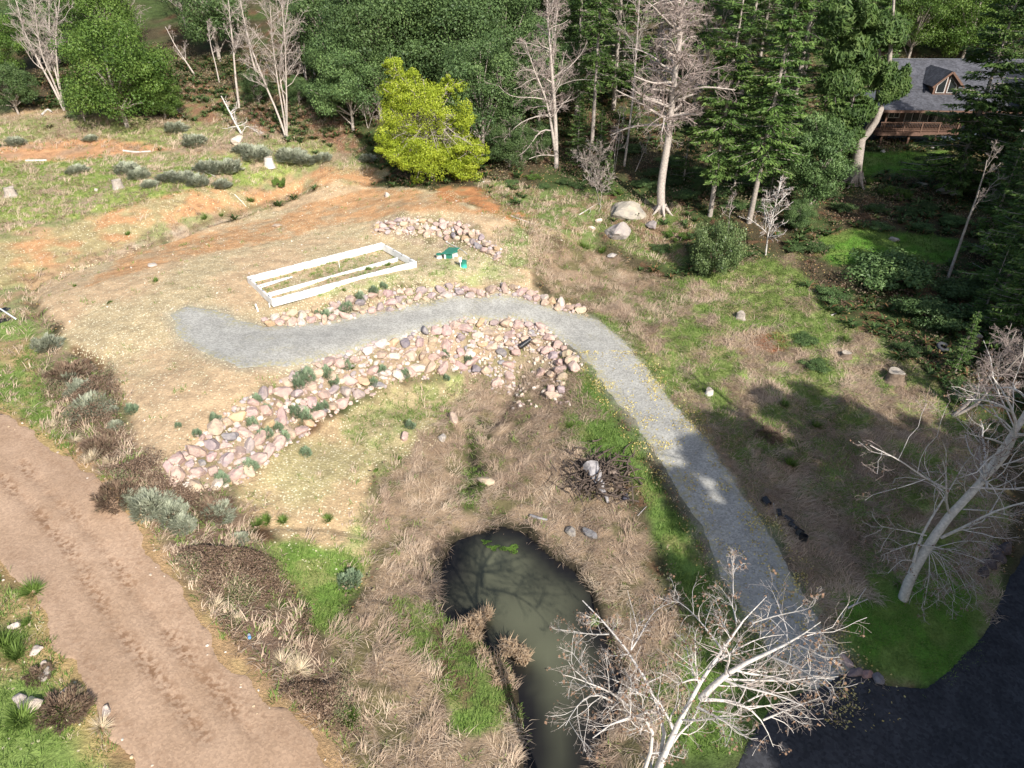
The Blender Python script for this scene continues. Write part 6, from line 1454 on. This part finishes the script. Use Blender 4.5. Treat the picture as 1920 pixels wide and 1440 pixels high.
# black culvert pipe
def pipe(c_, d, L_, r_, lab, name='culvert_pipe', cat='pipe', ribs=True, taper=1.0, mat=None):
    d = unit(np.array(d, float)); n_ = 24 if ribs else 3; s_ = np.linspace(0, 1, n_); m = MB()
    rr2 = r_*(1+(taper-1)*s_)*(1+(.05*np.cos(s_*n_*2.1) if ribs else 0)); P = np.array([d*L_*x for x in s_])[None]
    V, F, _ = tubes(P, (rr2*np.ones(n_))[None], 18); m.add(V, F); V2, F2, _ = tubes(P[:, [0,-1]], (rr2[[0,-1]]*.9)[None], 18); m.add(V2, F2[:, ::-1])
    k_ = len(V)-18; m.add(np.vstack([V[:18], V2[:18]]), [(i, (i+1) % 18, 18+(i+1) % 18, 18+i) for i in range(18)]); m.add(np.vstack([V[-18:], V2[-18:]]), [(i, (i+1) % 18, 18+(i+1) % 18, 18+i) for i in range(18)])
    o = m.build(name, mat or M_black, None, True); o.location = c_; o['label'] = lab; o['category'] = cat; return o
a, b_ = G1(975, 657), G1(990, 646); pipe(a+[0,0,.28], (b_-a)+[0,0,.0], .95, .19, 'black ribbed drain pipe poking out of the rocks at the driveway bend')
for u, v_, u2, v2, L_, r_, lab in [(1432,939,1443,953,.42,.19,'black plastic pot lying beside the driveway, nearest the top of the row'),(1459,959,1463,975,.42,.13,'second black plastic pot down the row beside the driveway'),
        (1470,971,1488,982,.5,.12,'third black plastic pot, long and half sunk in the grass'),(1480,984,1492,994,.42,.14,'fourth black plastic pot, touching the long one')]:
    a, b_ = G1(u, v_), G1(u2, v2); d = (b_-a); pipe(a+[0,0,r_*.8], d, L_, r_, lab, 'plant_pot', 'plant pot', False, .8)
pipe(G1(1496,1004)+[0,0,.05], (.3,.2,.6), .3, .17, 'fifth black plastic pot tipped against the last one', 'plant_pot', 'plant pot', False, 1.1); pipe(G1(1504,1016)+[0,0,.03], (.1,.15,.9), .36, .17, 'last black plastic pot standing open at the bottom of the row', 'plant_pot', 'plant pot', False, 1.2)
# tyre, pole, sheet, bottle
b0 = G1(1766, 656); m = MB(); n1_, n2_ = 28, 10; V = []; F = []
for i in range(n1_):
    A1 = i/n1_*6.283
    for j in range(n2_):
        B1 = j/n2_*6.283; rr2 = .30+.11*math.copysign(abs(math.cos(B1))**.6, math.cos(B1)); V.append((math.cos(A1)*rr2, math.sin(A1)*rr2, .11*math.copysign(abs(math.sin(B1))**.6, math.sin(B1))))
        F.append((i*n2_+j, ((i+1) % n1_)*n2_+j, ((i+1) % n1_)*n2_+(j+1) % n2_, i*n2_+(j+1) % n2_))
m.add(V, F); o = m.build('old_tyre', simple('rubber', (.05,.052,.06), .7, .3, 5, .1), None, True); o.location = b0+[0,0,.22]; o.rotation_euler = (.35, .1, 0); o['label'] = 'old grey tyre lying in the shaded grass by the conifers'; o['category'] = 'tyre'
a, b_ = G1(-4, 579), G1(31, 602); m = MB(); d = b_-a; m.tube([(0,0,.05), tuple(d+[0,0,.05])], .05, 8); o = m.build('white_pole', M_whitep); o.location = a+[0,0,.12]; o['label'] = 'long white pole lying at the left edge above the grass'; o['category'] = 'pole'
for u, v_, s, lab in [(3,582,.75,'black pond liner heap under the white pole, upper one'),(4,602,.8,'black pond liner heap under the white pole, lower one')]:
    b0 = G1(u, v_); V = np.array([v.co[:] for v in RM[5].vertices]); V = V*[s,s*.6,.25]+.06*np.sin(V[:,[1,2,0]]*11); m = MB(); m.add(V, np.array([p.vertices[:] for p in RM[5].polygons])); o = m.build('black_liner', M_black, None, True); o.location = b0; o['label'] = lab; o['category'] = 'plastic sheet'
b0 = G1(468, 1194); t = thing('drink_can', 'crushed blue and white can in the dry grass beside the dirt road', 'can', b0+[0,0,.12], .4, tilt=(1.2,.2)); m = MB(); m.tube([(0,0,0),(0,0,.05),(0,0,.2)], [.06,.065,.065], 12); m.build('body', M_whitep, t); m = MB(); m.tube([(0,0,.202),(0,0,.26)], [.066,.055], 12); m.build('top', simple('blue_paint', (.1,.25,.55), .5, .1, 4, 0), t)

# ------------------------------------------------------------------ the house
M_roof = gravel_mat('roof_shingle', (.06,.061,.07), (.095,.096,.108), (.1,.1,.1), sc=5, noise_sc=.6); M_metal = simple('roof_metal', (.18,.19,.21), .45, .1, 3, .1, metal=.3)
M_wood = simple('cedar_wood', (.135,.078,.055), .8, .25, 5, .3); M_dkwall = simple('dark_siding', (.075,.055,.045), .85, .2, 3, .2); M_blue = simple('blue_grey_wall', (.055,.075,.10), .85, .15, 3, .1)
M_trim = simple('pale_trim', (.42,.40,.38), .7, .1, 4, 0)
m_, nt_, ns_, ls_, b_g = newmat('window_glass'); b_g.inputs['Base Color'].default_value = (.015,.018,.02,1); b_g.inputs['Roughness'].default_value = .05; b_g.inputs['Specular IOR Level'].default_value = .6; M_glass = m_
hl = G1(1648, 275); hr = G1(1748, 277); hd = hr-hl; hz = math.atan2(hd[1], hd[0]); Lb = float(np.hypot(hd[0], hd[1]))
t = thing('house', 'dark timber house with a grey hipped roof, covered porch and a dormer, behind the trees', 'house', hl, hz)
zg = 0.0
sc_ = Lb/5.7
X1 = 19.0
def P3(*a): return np.array(a, float)
m = MB(); m.box((X1/2-.3, 5.2, .55), (X1+.4, 5.6, 2.3)); m.build('basement_wall', M_blue, t)
m = MB(); m.box((X1/2+1.0, 6.0, 2.75), (X1-2.4, 6.6, 2.1)); o = m.build('wall', M_dkwall, t)
for xw, w_ in [(2.55-.6,1.2),(3.9,1.6),(5.6,1.6),(7.3,1.6)]:
    f = MB()
    hh = 1.7 if xw > 3 else 1.0; zc_ = 2.62 if xw > 3 else 2.9
    f.box((xw, 2.67, zc_+hh/2-.04), (w_, .07, .08)); f.box((xw, 2.67, zc_-hh/2+.04), (w_, .07, .08)); f.box((xw-w_/2+.04, 2.668, zc_), (.08, .066, hh-.16)); f.box((xw+w_/2-.04, 2.668, zc_), (.08, .066, hh-.16)); f.box((xw, 2.668, zc_), (.06, .06, hh-.16))
    fo = f.build('window', M_trim, t); g_ = MB(); g_.box((xw, 2.69, zc_), (w_-.16, .02, hh-.16)); g_.build('pane', M_glass, fo)
m = MB(); m.box((3.6, 1.2, 1.52), (8.6, 3.0, .10)); m.box((3.6, -.33, 1.36), (8.6, .12, .30)); m.box((-.72, 1.2, 1.36), (.12, 2.9, .3)); m.build('deck', M_wood, t)
for xp in (0, Lb*.5, Lb): m = MB(); m.box((xp, 0, .60), (.2, .2, 1.3)); o = m.build('post', M_wood, t); m = MB(); m.box((xp, 0, -.15), (.3, .3, .36)); m.build('footing', M_trim, o)
for xp in (-.1, Lb*1.32): m = MB(); m.box((xp, -.1, 2.65), (.17, .17, 2.15)); m.build('post', M_wood, t)
m = MB(); m.box((3.6, -.3, 2.52), (8.4, .09, .08)); m.box((3.6, -.3, 1.72), (8.4, .06, .06))
for xx in np.arange(-.5, 7.8, .16): m.box((xx, -.3, 2.1), (.035, .035, .74))
for xx in (1.9, 3.7, 5.5, 7.4): m.box((xx, -.3, 2.08), (.11, .11, 1.0))
m.build('railing', M_wood, t)
m = MB(); m.box((1.2,4.4-2.2,.35),(.7,.5,.7)); m.build('stored_box', M_dkwall, t)
def slab(m, pts, th=.14):
    P = np.array(pts, float); n_ = unit(np.cross(P[1]-P[0], P[2]-P[0])); n_ = n_ if n_[2] > 0 else -n_; k_ = len(P); V = np.vstack([P, P-n_*th])
    if k_ == 4: m.add(V, [(0,1,2,3),(7,6,5,4)]+[(i, (i+1) % 4, 4+(i+1) % 4, 4+i) for i in range(4)])
    else: m.add(V, [(0,1,2),(5,4,3)]); m.add(V, [(i, (i+1) % 3, 3+(i+1) % 3, 3+i) for i in range(3)])
ez, az_, rz_ = 3.85, 5.25, 7.5
m = MB()
slab(m, [(-1.0,-.9,ez),(X1,-.9,ez),(X1,3.4,az_),(3.3,3.4,az_)]); ro = m.build('porch_roof', M_roof, t)
m = MB(); slab(m, [(-1.0,7.5,ez),(-1.0,-.87,ez),(3.27,3.4,az_-.01),(3.27,7.5,az_-.01)]); m.build('porch_side_roof', M_metal, t)
m = MB(); m.box((X1/2-.5, -.93, ez-.14), (X1+1.0, .06, .24)); m.box((-1.04, 3.3, ez-.14), (.06, 8.4, .24)); m.build('gutter', M_wood, t)
m = MB(); slab(m, [(3.1,3.1,az_-.02),(X1+4,3.1,az_-.02),(X1+4,8.4,rz_),(2.6,8.4,rz_)]); slab(m, [(2.6,8.42,rz_),(X1+4,8.42,rz_),(X1+4,13.8,az_-.2),(2.6,13.8,az_-.2)]); rf = m.build('roof', M_roof, t)
m = MB(); m.box((X1/2+3.3, 8.41, rz_+.02), (X1+1.4, .3, .05)); m.build('ridge_cap', M_metal, rf)
m = MB(); m.box((3.5, 8.4, 5.2), (.16, 8.0, 2.0)); V = np.array([(3.42,3.9,5.3),(3.42,12.9,5.3),(3.42,8.4,7.3),(3.58,3.9,5.3),(3.58,12.9,5.3),(3.58,8.4,7.3)]); m.build('end_wall', M_dkwall, t); m = MB(); m.add(V, [(0,1,2),(5,4,3)]); m.build('gable', M_dkwall, t)
# dormer
def gabled(x, y, w_, z0, ze, zp, depth, name, win):
    wall = MB(); V = np.array([(x-w_/2,y,z0),(x+w_/2,y,z0),(x+w_/2,y,ze),(x,y,zp-.15),(x-w_/2,y,ze)]); V2 = V+[0,depth,0]
    V = np.vstack([V, V2]); wall.add(V, [(0,1,2,4),(5,9,7,6),(0,4,9,5),(1,6,7,2)]); wall.add(V, [(4,2,3),(9,8,7)]); wo = wall.build(name, M_wood, t)
    r_ = MB(); e = .35; s_ = (zp-ze)/(w_/2)
    for sg in (-1, 1): slab(r_, [(x+sg*.005,y-.4,zp),(x+sg*(w_/2+e),y-.4,ze-e*s_),(x+sg*(w_/2+e),y+depth,ze-e*s_),(x+sg*.005,y+depth,zp)], .12)
    r_.build('dormer_roof' if 'dormer' in name else 'gable_roof', M_roof, wo)
    r_ = MB()
    for sg in (-1, 1):
        a = np.array([x+sg*.02, y-.43, zp-.10]); b2 = np.array([x+sg*(w_/2+e), y-.43, ze-e*s_-.10]); d_ = b2-a; L_ = np.linalg.norm(d_); r_.box((a+b2)/2, (L_, .06, .2), M=Matrix.Rotation(math.atan2(-d_[2], d_[0]), 3, 'Y'))
    r_.build('bargeboard', M_wood, wo)
    for sg in (-1, 1):
        xa, xb = x+sg*.1, x+sg*(w_/2-.22); zt = lambda xx: zp-.45-abs(xx-x)*s_; o1 = np.array([(xa,z0+.25),(xb,z0+.25),(xb,zt(xb)),(xa,zt(xa))]); c_ = o1.mean(0); o2 = c_+(o1-c_)*np.array([.80,.9])
        fr = MB(); V = np.vstack([np.insert(o1, 1, y-.07, 1), np.insert(o2, 1, y-.07, 1), np.insert(o1, 1, y-.005, 1)]); fr.add(V, [(i, (i+1) % 4, 4+(i+1) % 4, 4+i) for i in range(4)]+[(i, (i+1) % 4, 8+(i+1) % 4, 8+i) for i in range(4)]); fo = fr.build('window', M_trim, wo)
        g_ = MB(); g_.add(np.insert(o2, 1, y-.04, 1), [(0,1,2,3)]); g_.build('pane', M_glass, fo)
gabled(6.3, 2.2, 2.5, 4.75, 6.0, 7.15, 4.5, 'dormer', 1)
gabled(15.4, -1.2, 4.6, 0.9, 5.6, 7.3, 8.5, 'front_gable', 1)
m = MB(); m.box((17.6, 4.5, 7.0), (1.0, 1.0, 3.4)); m.box((17.6, 4.5, 8.76), (1.2, 1.2, .12)); m.build('chimney', simple('dark_stone', (.06,.06,.065), .9, .3, 3, .4), rf)
# weeds inside the frame and a gravelly bed
fr = np.array([(q[i]+c0)[:2] for i in range(4)])
x = fr[:,0].min()+(np.ptp(fr[:,0]))*rng.random(900); y = fr[:,1].min()+np.ptp(fr[:,1])*rng.random(900); k_ = (sdpoly(fr, x, y) > .15) & (rng.random(900) < .5+.5*smooth(.45,.6,vnoise(x, y, 1.3, 99))); x, y = x[k_], y[k_]
V, F, A = tussocks(x, y, H(x, y), 14, .24, .02, .12, .6, .2, 57, .2, 1); link('bed_weeds', mesh_np('bed_weeds', V, F, {'rnd': A}, True, [M_green]), kind='stuff')
